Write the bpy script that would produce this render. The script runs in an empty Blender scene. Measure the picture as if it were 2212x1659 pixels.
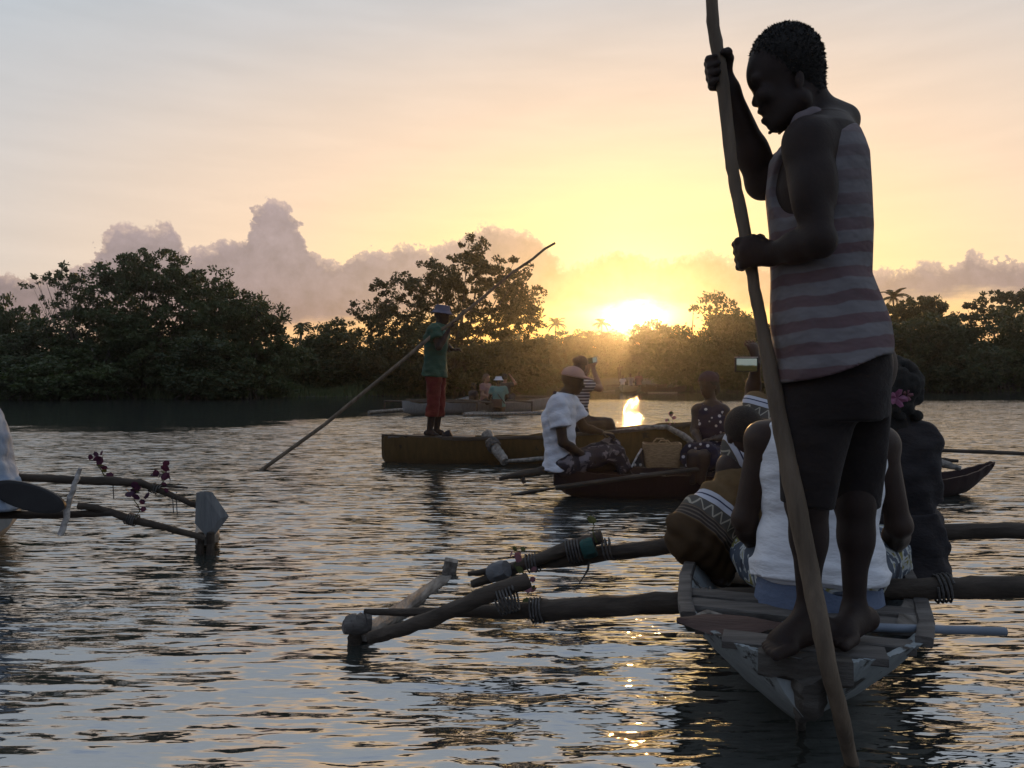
import bpy, math, random
import numpy as np
from mathutils import Vector, Matrix
rng = np.random.default_rng(7)
random.seed(7)
scene = bpy.context.scene
col = scene.collection

# ---------------------------------------------------------------- camera
# level camera 1.05 m above the water; photo measured on a 2212 x 1659 grid
F, CX, HY, H = 1597.0, 1106.0, 815.0, 1.05
cam_data = bpy.data.cameras.new('camera')
cam = bpy.data.objects.new('camera', cam_data); col.objects.link(cam)
cam.location = (0, 0, H); cam.rotation_euler = (math.radians(90), 0, 0)
cam_data.sensor_width = 36.0; cam_data.lens = 36.0 * F / 2212.0
cam_data.shift_y = -14.5 / 2212.0
cam_data.clip_start = 0.05; cam_data.clip_end = 5000
scene.camera = cam

def P(u, v, Y):
    return np.array([(u - CX) / F * Y, Y, H - (v - HY) / F * Y])
def G(u, v, z=0.0):
    return P(u, v, (H - z) * F / (v - HY))
def V3(p): return Vector((float(p[0]), float(p[1]), float(p[2])))

# ---------------------------------------------------------------- light and exposure
SUN_AZ, SUN_EL = math.radians(9.4), math.radians(4.6)     # azimuth to the right of +Y
sun_dir = np.array([math.sin(SUN_AZ) * math.cos(SUN_EL), math.cos(SUN_AZ) * math.cos(SUN_EL), math.sin(SUN_EL)])
sl = bpy.data.lights.new('sun', 'SUN'); sl.energy = 1.3; sl.angle = math.radians(0.8); sl.color = (1.0, 0.55, 0.20)
so = bpy.data.objects.new('sun', sl); col.objects.link(so)
so.rotation_euler = Vector(sun_dir).to_track_quat('Z', 'Y').to_euler()
so.location = (10, 40, 30)
scene.view_settings.view_transform = 'Standard'
scene.view_settings.look = 'None'
scene.view_settings.exposure = 0.28
scene.view_settings.gamma = 1.0
scene.view_settings.use_curve_mapping = False
scene.cycles.use_denoising = True
try:
    scene.cycles.denoiser = 'OPENIMAGEDENOISE'
    scene.cycles.denoising_input_passes = 'RGB_ALBEDO_NORMAL'
except Exception:
    pass
scene.cycles.max_bounces = 6
scene.cycles.diffuse_bounces = 2
scene.cycles.glossy_bounces = 3
scene.cycles.transmission_bounces = 3
scene.cycles.volume_bounces = 0
scene.cycles.sample_clamp_indirect = 4.0
scene.cycles.caustics_reflective = False
scene.cycles.caustics_refractive = False

# node helper ------------------------------------------------------
class NT:
    def __init__(s, tree): s.t = tree; s.n = tree.nodes; s.l = tree.links
    def add(s, kind, **kw):
        x = s.n.new(kind)
        for k, v in kw.items(): setattr(x, k, v)
        return x
    def put(s, sock, val):
        if val is None: return
        if hasattr(val, 'is_output'): s.l.new(val, sock)
        else:
            try: sock.default_value = val
            except Exception:
                sock.default_value = (*val, 1.0)
    def m(s, op, a, b=None, c=None, clamp=False):
        x = s.add('ShaderNodeMath', operation=op, use_clamp=clamp)
        for i, v in enumerate((a, b, c)):
            if v is not None: s.put(x.inputs[i], v)
        return x.outputs[0]
    def mr(s, v, a, b, c=0.0, d=1.0, smooth=False):
        x = s.add('ShaderNodeMapRange', interpolation_type='SMOOTHSTEP' if smooth else 'LINEAR')
        for i, q in enumerate((v, a, b, c, d)): s.put(x.inputs[i], q)
        return x.outputs[0]
    def mix(s, fac, a, b, blend='MIX'):
        x = s.add('ShaderNodeMix', data_type='RGBA', blend_type=blend)
        s.put(x.inputs[0], fac); s.put(x.inputs[6], a); s.put(x.inputs[7], b)
        return x.outputs[2]
    def ramp(s, fac, stops, interp='LINEAR'):
        x = s.add('ShaderNodeValToRGB'); cr = x.color_ramp; cr.interpolation = interp
        while len(cr.elements) < len(stops): cr.elements.new(0.5)
        for e, (p, c) in zip(cr.elements, stops):
            e.position = p; e.color = (*c, 1.0) if len(c) == 3 else c
        s.put(x.inputs[0], fac)
        return x.outputs[0]
    def noise(s, vec, scale, detail=4.0, rough=0.5, dist=0.0, lac=2.0):
        x = s.add('ShaderNodeTexNoise')
        s.put(x.inputs['Vector'], vec); x.inputs['Scale'].default_value = scale
        x.inputs['Detail'].default_value = detail; x.inputs['Roughness'].default_value = rough
        x.inputs['Distortion'].default_value = dist; x.inputs['Lacunarity'].default_value = lac
        return x.outputs[0]
    def mapping(s, vec, scale=(1, 1, 1), loc=(0, 0, 0), rot=(0, 0, 0)):
        x = s.add('ShaderNodeMapping'); s.put(x.inputs[0], vec)
        x.inputs['Scale'].default_value = scale; x.inputs['Location'].default_value = loc
        x.inputs['Rotation'].default_value = rot
        return x.outputs[0]

# ---------------------------------------------------------------- world: evening sky
world = bpy.data.worlds.new('World'); scene.world = world; world.use_nodes = True
w = NT(world.node_tree); w.n.clear()
tc = w.add('ShaderNodeTexCoord'); vec = tc.outputs['Generated']
sep = w.add('ShaderNodeSeparateXYZ'); w.put(sep.inputs[0], vec)
az = w.m('ARCTAN2', sep.outputs[0], sep.outputs[1])
el = w.m('ARCSINE', w.m('MINIMUM', w.m('MAXIMUM', sep.outputs[2], -1.0), 1.0))
ael = w.m('ABSOLUTE', el)
daz = w.m('SUBTRACT', az, SUN_AZ)
daz = w.m('WRAP', daz, math.pi, -math.pi)
dl = w.m('SUBTRACT', ael, SUN_EL)
# warm band lies along the horizon: azimuth counts less than height
th = w.m('SQRT', w.m('ADD', w.m('POWER', w.m('MULTIPLY', w.m('ABSOLUTE', daz), 0.45), 2.0), w.m('POWER', w.m('ABSOLUTE', dl), 2.0)))
thd = w.m('MULTIPLY', th, 180 / math.pi / 90.0)      # 0..1 over 90 degrees
sky_c = w.ramp(thd, [(0.0, (1.0, .80, .26)), (5/90, (1.0, .79, .31)), (10/90, (.96, .69, .39)), (14/90, (.87, .635, .45)),
                     (18/90, (.74, .59, .475)), (23/90, (.565, .535, .52)), (28/90, (.44, .49, .54)), (34/90, (.42, .465, .525)),
                     (45/90, (.445, .49, .55)), (68/90, (.29, .36, .49)), (1.0, (.24, .31, .45))])
# true angle to the sun for the aureole
dotn = w.add('ShaderNodeVectorMath', operation='DOT_PRODUCT'); w.put(dotn.inputs[0], vec); dotn.inputs[1].default_value = tuple(sun_dir)
ang = w.m('ARCCOSINE', w.m('MINIMUM', w.m('MAXIMUM', dotn.outputs['Value'], -1.0), 0.999999))
angd = w.m('MULTIPLY', ang, 180 / math.pi)
aur = w.m('MULTIPLY', w.m('EXPONENT', w.m('MULTIPLY', w.m('POWER', angd, 2.0), -1 / (5.0 ** 2))), 0.40)
cq = w.m('ADD', w.m('POWER', w.m('MULTIPLY', daz, 1 / 0.034), 2.0), w.m('POWER', w.m('MULTIPLY', w.m('ADD', dl, w.m('MULTIPLY', w.m('SUBTRACT', w.noise(w.mapping(vec, (1, 1, 2.5)), 34.0, 5.0, .6), .5), .05)), 1 / 0.015), 2.0))
core = w.m('MULTIPLY', w.m('EXPONENT', w.m('MULTIPLY', cq, -1.0)), 3.6)
def vscale(c, f):
    x = w.add('ShaderNodeVectorMath', operation='SCALE'); w.put(x.inputs[0], c); w.put(x.inputs[3], f); return x.outputs[0]
def vadd(a, b):
    x = w.add('ShaderNodeVectorMath', operation='ADD'); w.put(x.inputs[0], a); w.put(x.inputs[1], b); return x.outputs[0]
def vmul(a, b):
    x = w.add('ShaderNodeVectorMath', operation='MULTIPLY'); w.put(x.inputs[0], a); w.put(x.inputs[1], b); return x.outputs[0]
sky_c = vadd(sky_c, vscale((1.0, .68, .20), aur))
# reddening close to the horizon, strongest near the sun
near = w.m('EXPONENT', w.m('MULTIPLY', w.m('POWER', w.m('ABSOLUTE', daz), 2.0), -1 / (0.5 ** 2)))
red = w.m('MULTIPLY', w.mr(ael, 0.05, 0.135, 1.0, 0.0, True), w.m('MULTIPLY_ADD', near, 0.65, 0.2))
sky_c = vmul(sky_c, w.mix(red, (1, 1, 1, 1), (1.0, .58, .24, 1)))
sky_c = vadd(sky_c, vscale((1.0, .82, .45), core))
# thin high streaks
st = w.noise(w.mapping(vec, (3.0, 3.0, 22.0), rot=(0.05, 0.1, 0)), 2.2, 5.0, 0.55)
sky_c = vscale(sky_c, w.mr(st, 0.3, 0.7, 0.965, 1.035))
# cumulus bank: height of the top edge and of the base against azimuth
TOP = [(-900,560),(-500,600),(-200,560),(0,592),(60,604),(110,600),(165,582),(200,560),(215,525),(245,497),(300,497),(340,502),(362,484),(380,505),(400,548),(432,546),
       (480,526),(520,522),(536,522),(541,470),(552,450),(584,444),(620,448),(640,462),(646,500),(654,538),(664,548),(700,566),(740,572),(762,550),(805,548),(850,550),(882,530),
       (930,546),(980,526),(1028,512),(1044,488),(1074,490),(1086,510),(1125,506),(1165,520),(1195,556),(1222,586),(1252,580),(1300,560),(1338,541),(1372,541),(1390,558),
       (1425,566),(1470,556),(1545,546),(1575,562),(1640,576),(1760,585),(1870,597),(1950,586),(2000,571),(2040,580),(2074,577),(2086,549),(2120,549),(2134,574),(2170,563),(2212,578),(2400,560),(2700,600)]
BOT = [(-900,705),(0,705),(500,705),(700,700),(900,688),(1100,672),(1180,664),(1300,660),(1380,650),(1450,662),(1550,668),(1700,672),(1860,662),(1950,652),(2060,640),(2130,636),(2212,640),(2500,660),(2700,690)]
warp = w.m('MULTIPLY', w.m('SUBTRACT', w.noise(vec, 30.0, 4.0, .6), .5), .055)
def curve(pts):
    fc = w.add('ShaderNodeFloatCurve'); cm = fc.mapping; c = cm.curves[0]
    pp = []
    for u, v in pts:
        a = math.atan((u - CX) / F); e = (HY - v) / math.hypot(F, u - CX)
        pp.append(((a + 1.0) / 2.0, e / 0.25))
    pp.sort()
    while len(c.points) < len(pp): c.points.new(0.5, 0.5)
    for q, (x, y) in zip(c.points, pp): q.location = (x, y); q.handle_type = 'VECTOR'
    cm.update()
    w.put(fc.inputs['Value'], w.m('MULTIPLY_ADD', w.m('ADD', az, warp), 0.5, 0.5))
    return w.m('MULTIPLY', fc.outputs[0], 0.25)
n_big = w.noise(vec, 38.0, 9.0, 0.62)
n_fine = w.noise(vec, 120.0, 6.0, 0.6)
bill = w.m('ABSOLUTE', w.m('SUBTRACT', w.noise(vec, 62.0, 6.0, 0.6), 0.5))
# away from the frame the bank keeps going with its own ups and downs
roam = w.m('MULTIPLY', w.mr(w.m('ABSOLUTE', az), 0.62, 1.0), w.m('SUBTRACT', w.noise(w.mapping(vec, (3, 3, 0)), 1.6, 3.0), 0.5))
top_e = w.m('ADD', curve(TOP), w.m('MULTIPLY', roam, 0.10))
bot_e = curve(BOT)
disp = w.m('ADD', w.m('MULTIPLY', w.m('SUBTRACT', n_big, 0.5), 0.030), w.m('MULTIPLY', w.m('SUBTRACT', n_fine, 0.5), 0.014))
disp = w.m('SUBTRACT', disp, w.m('MULTIPLY', bill, 0.045))
depth = w.m('SUBTRACT', w.m('ADD', w.m('ADD', top_e, disp), 0.005), ael)
soft = w.mr(w.noise(vec, 30.0, 3.0), 0.35, 0.7, 0.0014, 0.005)
mask = w.mr(w.m('DIVIDE', depth, soft), -0.5, 1.2, 0.0, 1.0, True)
low = w.m('SUBTRACT', ael, w.m('ADD', bot_e, w.m('MULTIPLY', w.m('SUBTRACT', w.noise(w.mapping(vec, (1, 1, 3.0)), 22.0, 5.0, 0.6), 0.5), 0.03)))
maskb = w.mr(low, -0.012, 0.012, 0.0, 1.0, True)
mask = w.m('MULTIPLY', w.m('MULTIPLY', mask, maskb), 0.95)
# body colour: lilac grey away from the sun, amber in front of it, rosier toward the base
cprox = w.m('EXPONENT', w.m('MULTIPLY', w.m('POWER', angd, 2.0), -1 / (10.5 ** 2)))
cl = w.mix(w.mr(ael, 0.07, 0.17), (.215, .155, .175, 1), (.29, .225, .24, 1))
cl = w.mix(w.m('MULTIPLY', cprox, 0.95), cl, (.43, .225, .10, 1))
shade = w.m('MULTIPLY_ADD', w.m('SUBTRACT', n_big, 0.5), 0.95, 1.0)
shade = w.m('ADD', shade, w.m('MULTIPLY', w.m('SUBTRACT', n_fine, 0.5), 0.35))
cl = vscale(cl, shade)
rim = w.mr(depth, 0.0, 0.014, 0.60, 0.0, True)
cl = vadd(cl, vscale((.62, .42, .25), w.m('MULTIPLY', rim, w.mr(angd, 4.0, 34.0, .75, 0.55))))
sky_all = w.mix(mask, sky_c, cl)
nish = w.add('ShaderNodeTexSky', sky_type='NISHITA', sun_disc=False)
nish.sun_elevation = SUN_EL; nish.sun_rotation = SUN_AZ; nish.air_density = 1.0; nish.dust_density = 2.0
bg1 = w.add('ShaderNodeBackground'); w.put(bg1.inputs[0], sky_all); bg1.inputs[1].default_value = 0.9
bg2 = w.add('ShaderNodeBackground'); w.put(bg2.inputs[0], nish.outputs[0]); bg2.inputs[1].default_value = 0.012
ads = w.add('ShaderNodeAddShader'); w.l.new(bg1.outputs[0], ads.inputs[0]); w.l.new(bg2.outputs[0], ads.inputs[1])
wo = w.add('ShaderNodeOutputWorld'); w.l.new(ads.outputs[0], wo.inputs[0])
world.cycles.sampling_method = 'MANUAL'; world.cycles.sample_map_resolution = 1024

# ---------------------------------------------------------------- object helpers
def tag(o, label=None, cat=None, group=None, kind=None):
    if label: o['label'] = label
    if cat: o['category'] = cat
    if group: o['group'] = group
    if kind: o['kind'] = kind
    return o
def mesh_np(name, verts, faces, mat=None, smooth=False):
    """faces: (n,3) or (n,4) int array, or list of polygons"""
    me = bpy.data.meshes.new(name)
    verts = np.asarray(verts, dtype=np.float32)
    if isinstance(faces, np.ndarray):
        n, k = faces.shape
        me.vertices.add(len(verts)); me.vertices.foreach_set('co', verts.ravel())
        me.loops.add(n * k); me.loops.foreach_set('vertex_index', faces.astype(np.int32).ravel())
        me.polygons.add(n); me.polygons.foreach_set('loop_start', np.arange(0, n * k, k, dtype=np.int32))
        me.polygons.foreach_set('loop_total', np.full(n, k, dtype=np.int32))
        me.update(calc_edges=True); me.validate()
    else:
        me.from_pydata([tuple(map(float, v)) for v in verts], [], [tuple(f) for f in faces]); me.update()
    if smooth: me.polygons.foreach_set('use_smooth', np.ones(len(me.polygons), dtype=bool))
    if mat: me.materials.append(mat)
    return me
def obj(name, me, parent=None):
    o = bpy.data.objects.new(name, me); col.objects.link(o)
    if parent is not None: o.parent = parent
    return o
def empty(name, loc=(0, 0, 0)):
    o = bpy.data.objects.new(name, None); col.objects.link(o); o.location = V3(loc); o.empty_display_size = 0.2
    return o
class MB:
    """collects shapes (world coordinates) into one mesh"""
    def __init__(s): s.v = []; s.f = []
    def add(s, v, f):
        o = len(s.v); s.v.extend([tuple(map(float, q)) for q in v]); s.f.extend([tuple(i + o for i in q) for q in f])
    def tube(s, pts, radii, n=10, jitter=0.0, flat=1.0, cap=True, seed=0):
        r_ = random.Random(seed)
        pts = [np.asarray(p, float) for p in pts]
        if not hasattr(radii, '__len__'): radii = [radii] * len(pts)
        m = len(pts); v = []; up = np.array([0.13, 0.21, 0.97])
        for i, p in enumerate(pts):
            t = pts[min(i + 1, m - 1)] - pts[max(i - 1, 0)]; t /= (np.linalg.norm(t) + 1e-9)
            if abs(t @ up) > 0.95: up = np.array([1.0, 0.1, 0.1])
            a = np.cross(t, up); a /= np.linalg.norm(a); b = np.cross(a, t)
            for k in range(n):
                q = 2 * math.pi * k / n; rr = radii[i] * (1 + jitter * (r_.random() - .5) * 2)
                v.append(p + a * math.cos(q) * rr + b * math.sin(q) * rr * flat)
        f = [(i * n + k, i * n + (k + 1) % n, (i + 1) * n + (k + 1) % n, (i + 1) * n + k) for i in range(m - 1) for k in range(n)]
        if cap:
            f.append(tuple(range(n - 1, -1, -1))); f.append(tuple((m - 1) * n + k for k in range(n)))
        s.add(v, f); return s
    def box8(s, bot, top):
        """bot, top: four corners each"""
        s.add(list(bot) + list(top), [(3, 2, 1, 0), (4, 5, 6, 7), (0, 1, 5, 4), (1, 2, 6, 5), (2, 3, 7, 6), (3, 0, 4, 7)]); return s
    def beam(s, a, b, wdt, hgt, up=(0, 0, 1), seg=1, jit=0.0, seed=0):
        """a rectangular plank from a to b; wdt across, hgt along up"""
        r_ = random.Random(seed)
        a = np.asarray(a, float); b = np.asarray(b, float); t = b - a; L = np.linalg.norm(t); t /= L
        up = np.asarray(up, float); x = np.cross(t, up); x /= np.linalg.norm(x); y = np.cross(x, t)
        v = []; f = []; bev = min(wdt, hgt) * 0.14
        ring = [(-wdt/2 + bev, -hgt/2), (wdt/2 - bev, -hgt/2), (wdt/2, -hgt/2 + bev), (wdt/2, hgt/2 - bev), (wdt/2 - bev, hgt/2), (-wdt/2 + bev, hgt/2), (-wdt/2, hgt/2 - bev), (-wdt/2, -hgt/2 + bev)]
        for i in range(seg + 1):
            c = a + t * L * i / seg
            for (p, q) in ring:
                v.append(c + x * (p + jit * (r_.random() - .5)) + y * (q + jit * (r_.random() - .5)))
        for i in range(seg):
            for k in range(8): f.append((i*8+k, i*8+(k+1) % 8, (i+1)*8+(k+1) % 8, (i+1)*8+k))
        f.append(tuple(range(7, -1, -1))); f.append(tuple(seg*8+k for k in range(8)))
        s.add(v, f); return s
    def build(s, name, mat, parent=None, smooth=True, origin=None):
        v = np.array(s.v); loc = np.zeros(3)
        if parent is not None: loc = np.array(parent.matrix_world.translation if parent.parent is None else (0, 0, 0), float)
        if origin is not None:
            loc = np.asarray(origin, float)
        if parent is not None and parent.parent is None and origin is None: loc = np.array(parent.location)
        me = mesh_np(name, v - loc, s.f, mat)
        if smooth:
            me.polygons.foreach_set('use_smooth', np.ones(len(me.polygons), dtype=bool))
            try: me.set_sharp_from_angle(angle=math.radians(38))
            except Exception: pass
        o = obj(name, me, parent)
        if origin is not None: o.location = V3(loc)
        return o
def world_origin(parent):
    p = np.zeros(3)
    while parent is not None: p = p + np.array(parent.location); parent = parent.parent
    return p
def put(name, mb, mat, parent, smooth=True):
    """mesh part given in world coordinates under a parent placed by location only"""
    me = mesh_np(name, np.array(mb.v) - world_origin(parent), mb.f, mat)
    if smooth:
        me.polygons.foreach_set('use_smooth', np.ones(len(me.polygons), dtype=bool))
        try: me.set_sharp_from_angle(angle=math.radians(38))
        except Exception: pass
    return obj(name, me, parent)
def thing(name, mb, mat, origin, label, cat, group=None, smooth=True):
    me = mesh_np(name, np.array(mb.v) - np.asarray(origin, float), mb.f, mat)
    if smooth:
        me.polygons.foreach_set('use_smooth', np.ones(len(me.polygons), dtype=bool))
        try: me.set_sharp_from_angle(angle=math.radians(38))
        except Exception: pass
    o = obj(name, me); o.location = V3(origin)
    return tag(o, label, cat, group)

# ---------------------------------------------------------------- materials
def material(name, c1, c2=None, rough=0.7, scale=6.0, stretch=(1, 1, 1), bump=0.0, bscale=None, detail=5.0, spec=0.3, lo=0.35, hi=0.65, coord='Object', transl=0.0, sheen=0.0, metal=0.0):
    m = bpy.data.materials.new(name); m.use_nodes = True; t = NT(m.node_tree); t.n.clear()
    tcx = t.add('ShaderNodeTexCoord'); vv = t.mapping(tcx.outputs[coord], stretch)
    b = t.add('ShaderNodeBsdfPrincipled'); b.inputs['Roughness'].default_value = rough
    b.inputs['Specular IOR Level'].default_value = spec; b.inputs['Metallic'].default_value = metal
    n = t.noise(vv, scale, detail, 0.6)
    c = t.mix(t.mr(n, lo, hi), (*c1, 1), (*(c2 or c1), 1)) if c2 else None
    if c is not None: t.put(b.inputs['Base Color'], c)
    else: b.inputs['Base Color'].default_value = (*c1, 1)
    if sheen: b.inputs['Sheen Weight'].default_value = sheen
    if bump:
        bn = t.add('ShaderNodeBump'); bn.inputs['Strength'].default_value = bump; bn.inputs['Distance'].default_value = 0.01
        t.put(bn.inputs['Height'], t.noise(vv, bscale or scale * 3, 4.0, 0.6)); t.l.new(bn.outputs[0], b.inputs['Normal'])
    out = t.add('ShaderNodeOutputMaterial')
    if transl:
        tr = t.add('ShaderNodeBsdfTranslucent'); t.put(tr.inputs[0], c if c is not None else (*c1, 1))
        mx = t.add('ShaderNodeMixShader'); mx.inputs[0].default_value = transl
        t.l.new(b.outputs[0], mx.inputs[1]); t.l.new(tr.outputs[0], mx.inputs[2]); t.l.new(mx.outputs[0], out.inputs[0])
    else: t.l.new(b.outputs[0], out.inputs[0])
    m['nt'] = 0
    return m
def principled(m): return next(n for n in m.node_tree.nodes if n.type == 'BSDF_PRINCIPLED')
# ---------------------------------------------------------------- water
mw = bpy.data.materials.new('water_surface'); mw.use_nodes = True
t = NT(mw.node_tree); t.n.clear()
geo = t.add('ShaderNodeNewGeometry'); pos = geo.outputs['Position']
spx = t.add('ShaderNodeSeparateXYZ'); t.put(spx.inputs[0], pos); wx, wy = spx.outputs[0], spx.outputs[1]
def slopes(sx, sy, rot, det):
    x = t.add('ShaderNodeTexNoise'); t.put(x.inputs['Vector'], t.mapping(pos, (sx, sy, 1), rot=(0, 0, rot))); x.inputs['Scale'].default_value = 1.0
    x.inputs['Detail'].default_value = det; x.inputs['Roughness'].default_value = .55; x.inputs['Distortion'].default_value = .1
    q = t.add('ShaderNodeVectorMath', operation='SUBTRACT'); t.l.new(x.outputs['Color'], q.inputs[0]); q.inputs[1].default_value = (.5, .5, .5); return q.outputs[0]
def vs(v_, f_):
    q = t.add('ShaderNodeVectorMath', operation='SCALE'); t.put(q.inputs[0], v_); t.put(q.inputs[3], f_); return q.outputs[0]
def va(a_, b_):
    q = t.add('ShaderNodeVectorMath', operation='ADD'); t.put(q.inputs[0], a_); t.put(q.inputs[1], b_); return q.outputs[0]
patch = t.mr(t.noise(t.mapping(pos, (.22, .55, 1)), 1.0, 3.0, .5), .32, .66, .80, 1.2)
dist = t.m('SQRT', t.m('ADD', t.m('POWER', t.m('ABSOLUTE', wx), 2.0), t.m('POWER', t.m('ABSOLUTE', wy), 2.0)))
grow = t.mr(dist, 2.0, 14.0, 1.15, 1.0)
# lee of the mangroves: calmer water towards the bank
lee_y = t.m('MINIMUM', t.m('MULTIPLY_ADD', t.m('MAXIMUM', t.m('ADD', wx, 6.8), 0.0), 1.9, 14.0), 33.0)
lee = t.m('ADD', t.m('SUBTRACT', wy, lee_y), t.m('MULTIPLY', t.m('SUBTRACT', t.noise(t.mapping(pos, (.3, .6, 1)), 1.0, 5.0, .65), .5), 11.0))
calm = t.mr(lee, -3.0, 2.5, 1.0, .12, True)
sl = va(va(vs(slopes(1.1, 2.6, -.12, 2.0), .18), vs(slopes(2.7, 17.0, .06, 3.0), .80)), vs(slopes(6.5, 40, .12, 3.0), 1.15))
sl = vs(sl, t.m('MULTIPLY', t.m('MULTIPLY', patch, grow), calm))
an = t.add('ShaderNodeVectorMath', operation='MULTIPLY'); t.put(an.inputs[0], sl); an.inputs[1].default_value = (.45, 1.0, 0.0)
# wind ripples lean: steeper faces look down the lagoon
lean = t.add('ShaderNodeCombineXYZ'); t.put(lean.inputs[1], t.m('MULTIPLY', t.mr(dist, 3.0, 16.0, -.005, -.075), calm))
nn_ = t.add('ShaderNodeVectorMath', operation='NORMALIZE'); t.put(nn_.inputs[0], va(va(geo.outputs['Normal'], an.outputs[0]), lean.outputs[0]))
class _B: outputs = [nn_.outputs[0]]
bmp = _B
gl = t.add('ShaderNodeBsdfGlossy'); gl.inputs['Roughness'].default_value = 0.035; gl.inputs[0].default_value = (.97, .97, .97, 1); t.l.new(bmp.outputs[0], gl.inputs['Normal'])
df = t.add('ShaderNodeBsdfDiffuse'); df.inputs[0].default_value = (.03, .034, .03, 1)
fr = t.add('ShaderNodeFresnel'); fr.inputs['IOR'].default_value = 6.0; t.l.new(bmp.outputs[0], fr.inputs['Normal'])
mx = t.add('ShaderNodeMixShader'); t.l.new(fr.outputs[0], mx.inputs[0]); t.l.new(df.outputs[0], mx.inputs[1]); t.l.new(gl.outputs[0], mx.inputs[2])
out = t.add('ShaderNodeOutputMaterial'); t.l.new(mx.outputs[0], out.inputs[0])

def wave_height(X, Yv, cell):
    """sum of travelling ripples; components finer than the mesh are left to the bump"""
    r_ = np.random.default_rng(3); Z = np.zeros_like(X)
    for i in range(90):
        lam = 0.05 * (12.0 ** r_.random()); k = 2 * math.pi / lam
        th_ = r_.normal(0.22, 0.42) + math.pi / 2
        if r_.random() < .18: th_ = r_.uniform(0, math.pi)
        amp = 0.0012 * lam ** 0.75 * r_.uniform(.5, 1.2)
        ph = r_.uniform(0, 6.28)
        wgt = np.clip((lam / cell - 2.6) / 2.0, 0, 1)
        px = X + 0.05 * np.sin(Yv * 1.7 + i); py = Yv + 0.05 * np.sin(X * 1.3 + 2 * i)
        Z += wgt * amp * np.sin(k * (px * math.cos(th_) + py * math.sin(th_)) + ph)
    cal = 0.75 + 0.35 * np.sin(X * 0.55 + 1.3 * np.sin(Yv * 0.4)) * np.sin(Yv * 0.5 + X * 0.3)
    return Z * cal
rows = [0.9]
while rows[-1] < 30: rows.append(rows[-1] * 1.0075)
rows = np.array(rows); ncol = 620
s_ = np.linspace(-1.25, 1.25, ncol)
Yg, Sg = np.meshgrid(rows, s_, indexing='ij'); Xg = Sg * (Yg + 0.6)
cell = np.maximum(Yg * 0.0075, (Yg + .6) * 2.5 / ncol)
Zg = wave_height(Xg, Yg, cell)
edge = np.clip((30 - Yg) / 8, 0, 1) * np.clip((1.25 - np.abs(Sg)) / .06, 0, 1)
Zg *= edge
nv = Xg.size; idx = np.arange(nv).reshape(Xg.shape)
fq = np.stack([idx[:-1, :-1], idx[:-1, 1:], idx[1:, 1:], idx[1:, :-1]], -1).reshape(-1, 4)
vv = np.stack([Xg, Yg, Zg], -1).reshape(-1, 3)
# the rest of the lagoon: a skirt of flat sheets round the rippled part
xl, xr = Xg[:, 0], Xg[:, -1]
BIGW = 420.0
ext_v = []; ext_f = []
base = nv
ext_v = [(-BIGW, rows[0], 0), (-BIGW, rows[-1], 0), (BIGW, rows[0], 0), (BIGW, rows[-1], 0),
         (-BIGW, -80, 0), (BIGW, -80, 0), (-BIGW, 400, 0), (BIGW, 400, 0)]
vv = np.vstack([vv, np.array(ext_v)])
me = bpy.data.meshes.new('water')
polys = [tuple(q) for q in ()]
L_ = [int(i) for i in idx[:, 0]]; R_ = [int(i) for i in idx[:, -1]]
T_ = [int(i) for i in idx[-1, :]]; B_ = [int(i) for i in idx[0, :]]
b0 = base
big = [[b0 + 0] + L_[:1] + L_[1:] + [b0 + 1], [b0 + 3] + R_[::-1] + [b0 + 2], [b0 + 4, b0 + 5, b0 + 2] + B_[::-1] + [b0 + 0], [b0 + 1] + T_ + [b0 + 3, b0 + 7, b0 + 6]]
nf = len(fq); loops = list(); 
me.vertices.add(len(vv)); me.vertices.foreach_set('co', vv.astype(np.float32).ravel())
lt = np.concatenate([np.full(nf, 4), [len(q) for q in big]]).astype(np.int32)
lv = np.concatenate([fq.ravel()] + [np.array(q) for q in big]).astype(np.int32)
me.loops.add(len(lv)); me.loops.foreach_set('vertex_index', lv)
me.polygons.add(len(lt)); me.polygons.foreach_set('loop_total', lt)
me.polygons.foreach_set('loop_start', np.concatenate([[0], np.cumsum(lt)[:-1]]).astype(np.int32))
me.update(calc_edges=True); me.validate()
me.polygons.foreach_set('use_smooth', np.ones(len(me.polygons), dtype=bool)); me.materials.append(mw)
tag(obj('water', me), 'rippled lagoon water reflecting the sunset sky', 'water', kind='structure')

# ---------------------------------------------------------------- banks
m_mud = material('mud', (.035, .032, .022), (.06, .055, .035), 0.9, 1.5, bump=0.3)
def shore(x):   # distance of the waterline from the camera line, against x
    xs = [-420, -60, -24, -14, -8, 0, 2.2, 3.6, 11.8, 13.2, 20, 60, 420]; ys = [36, 35, 35.5, 37, 41, 46, 48, 104, 104, 52, 51, 52, 55]
    return np.interp(x, xs, ys) + 0.5 * np.sin(x * 0.9) + 0.3 * np.sin(x * 2.3)
xs = np.concatenate([np.linspace(-420, -62, 30), np.linspace(-60, 60, 240), np.linspace(62, 420, 30)])
prof = [(-1.2, -0.25), (0.0, 0.03), (0.8, 0.14), (3.5, 0.3), (14, 0.6), (60, 1.0), (360, 1.5)]
vv = []; 
for x in xs:
    for (d, z) in prof: vv.append((x, shore(x) + d, z + (0.05 * math.sin(x * 1.7 + d) if 0 < d < 10 else 0)))
k = len(prof); ff = [(i*k+j, (i+1)*k+j, (i+1)*k+j+1, i*k+j+1) for i in range(len(xs)-1) for j in range(k-1)]
tag(obj('muddy_bank', mesh_np('muddy_bank', vv, ff, m_mud, True)), 'low muddy bank under the mangroves', 'bank', kind='structure')

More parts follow.
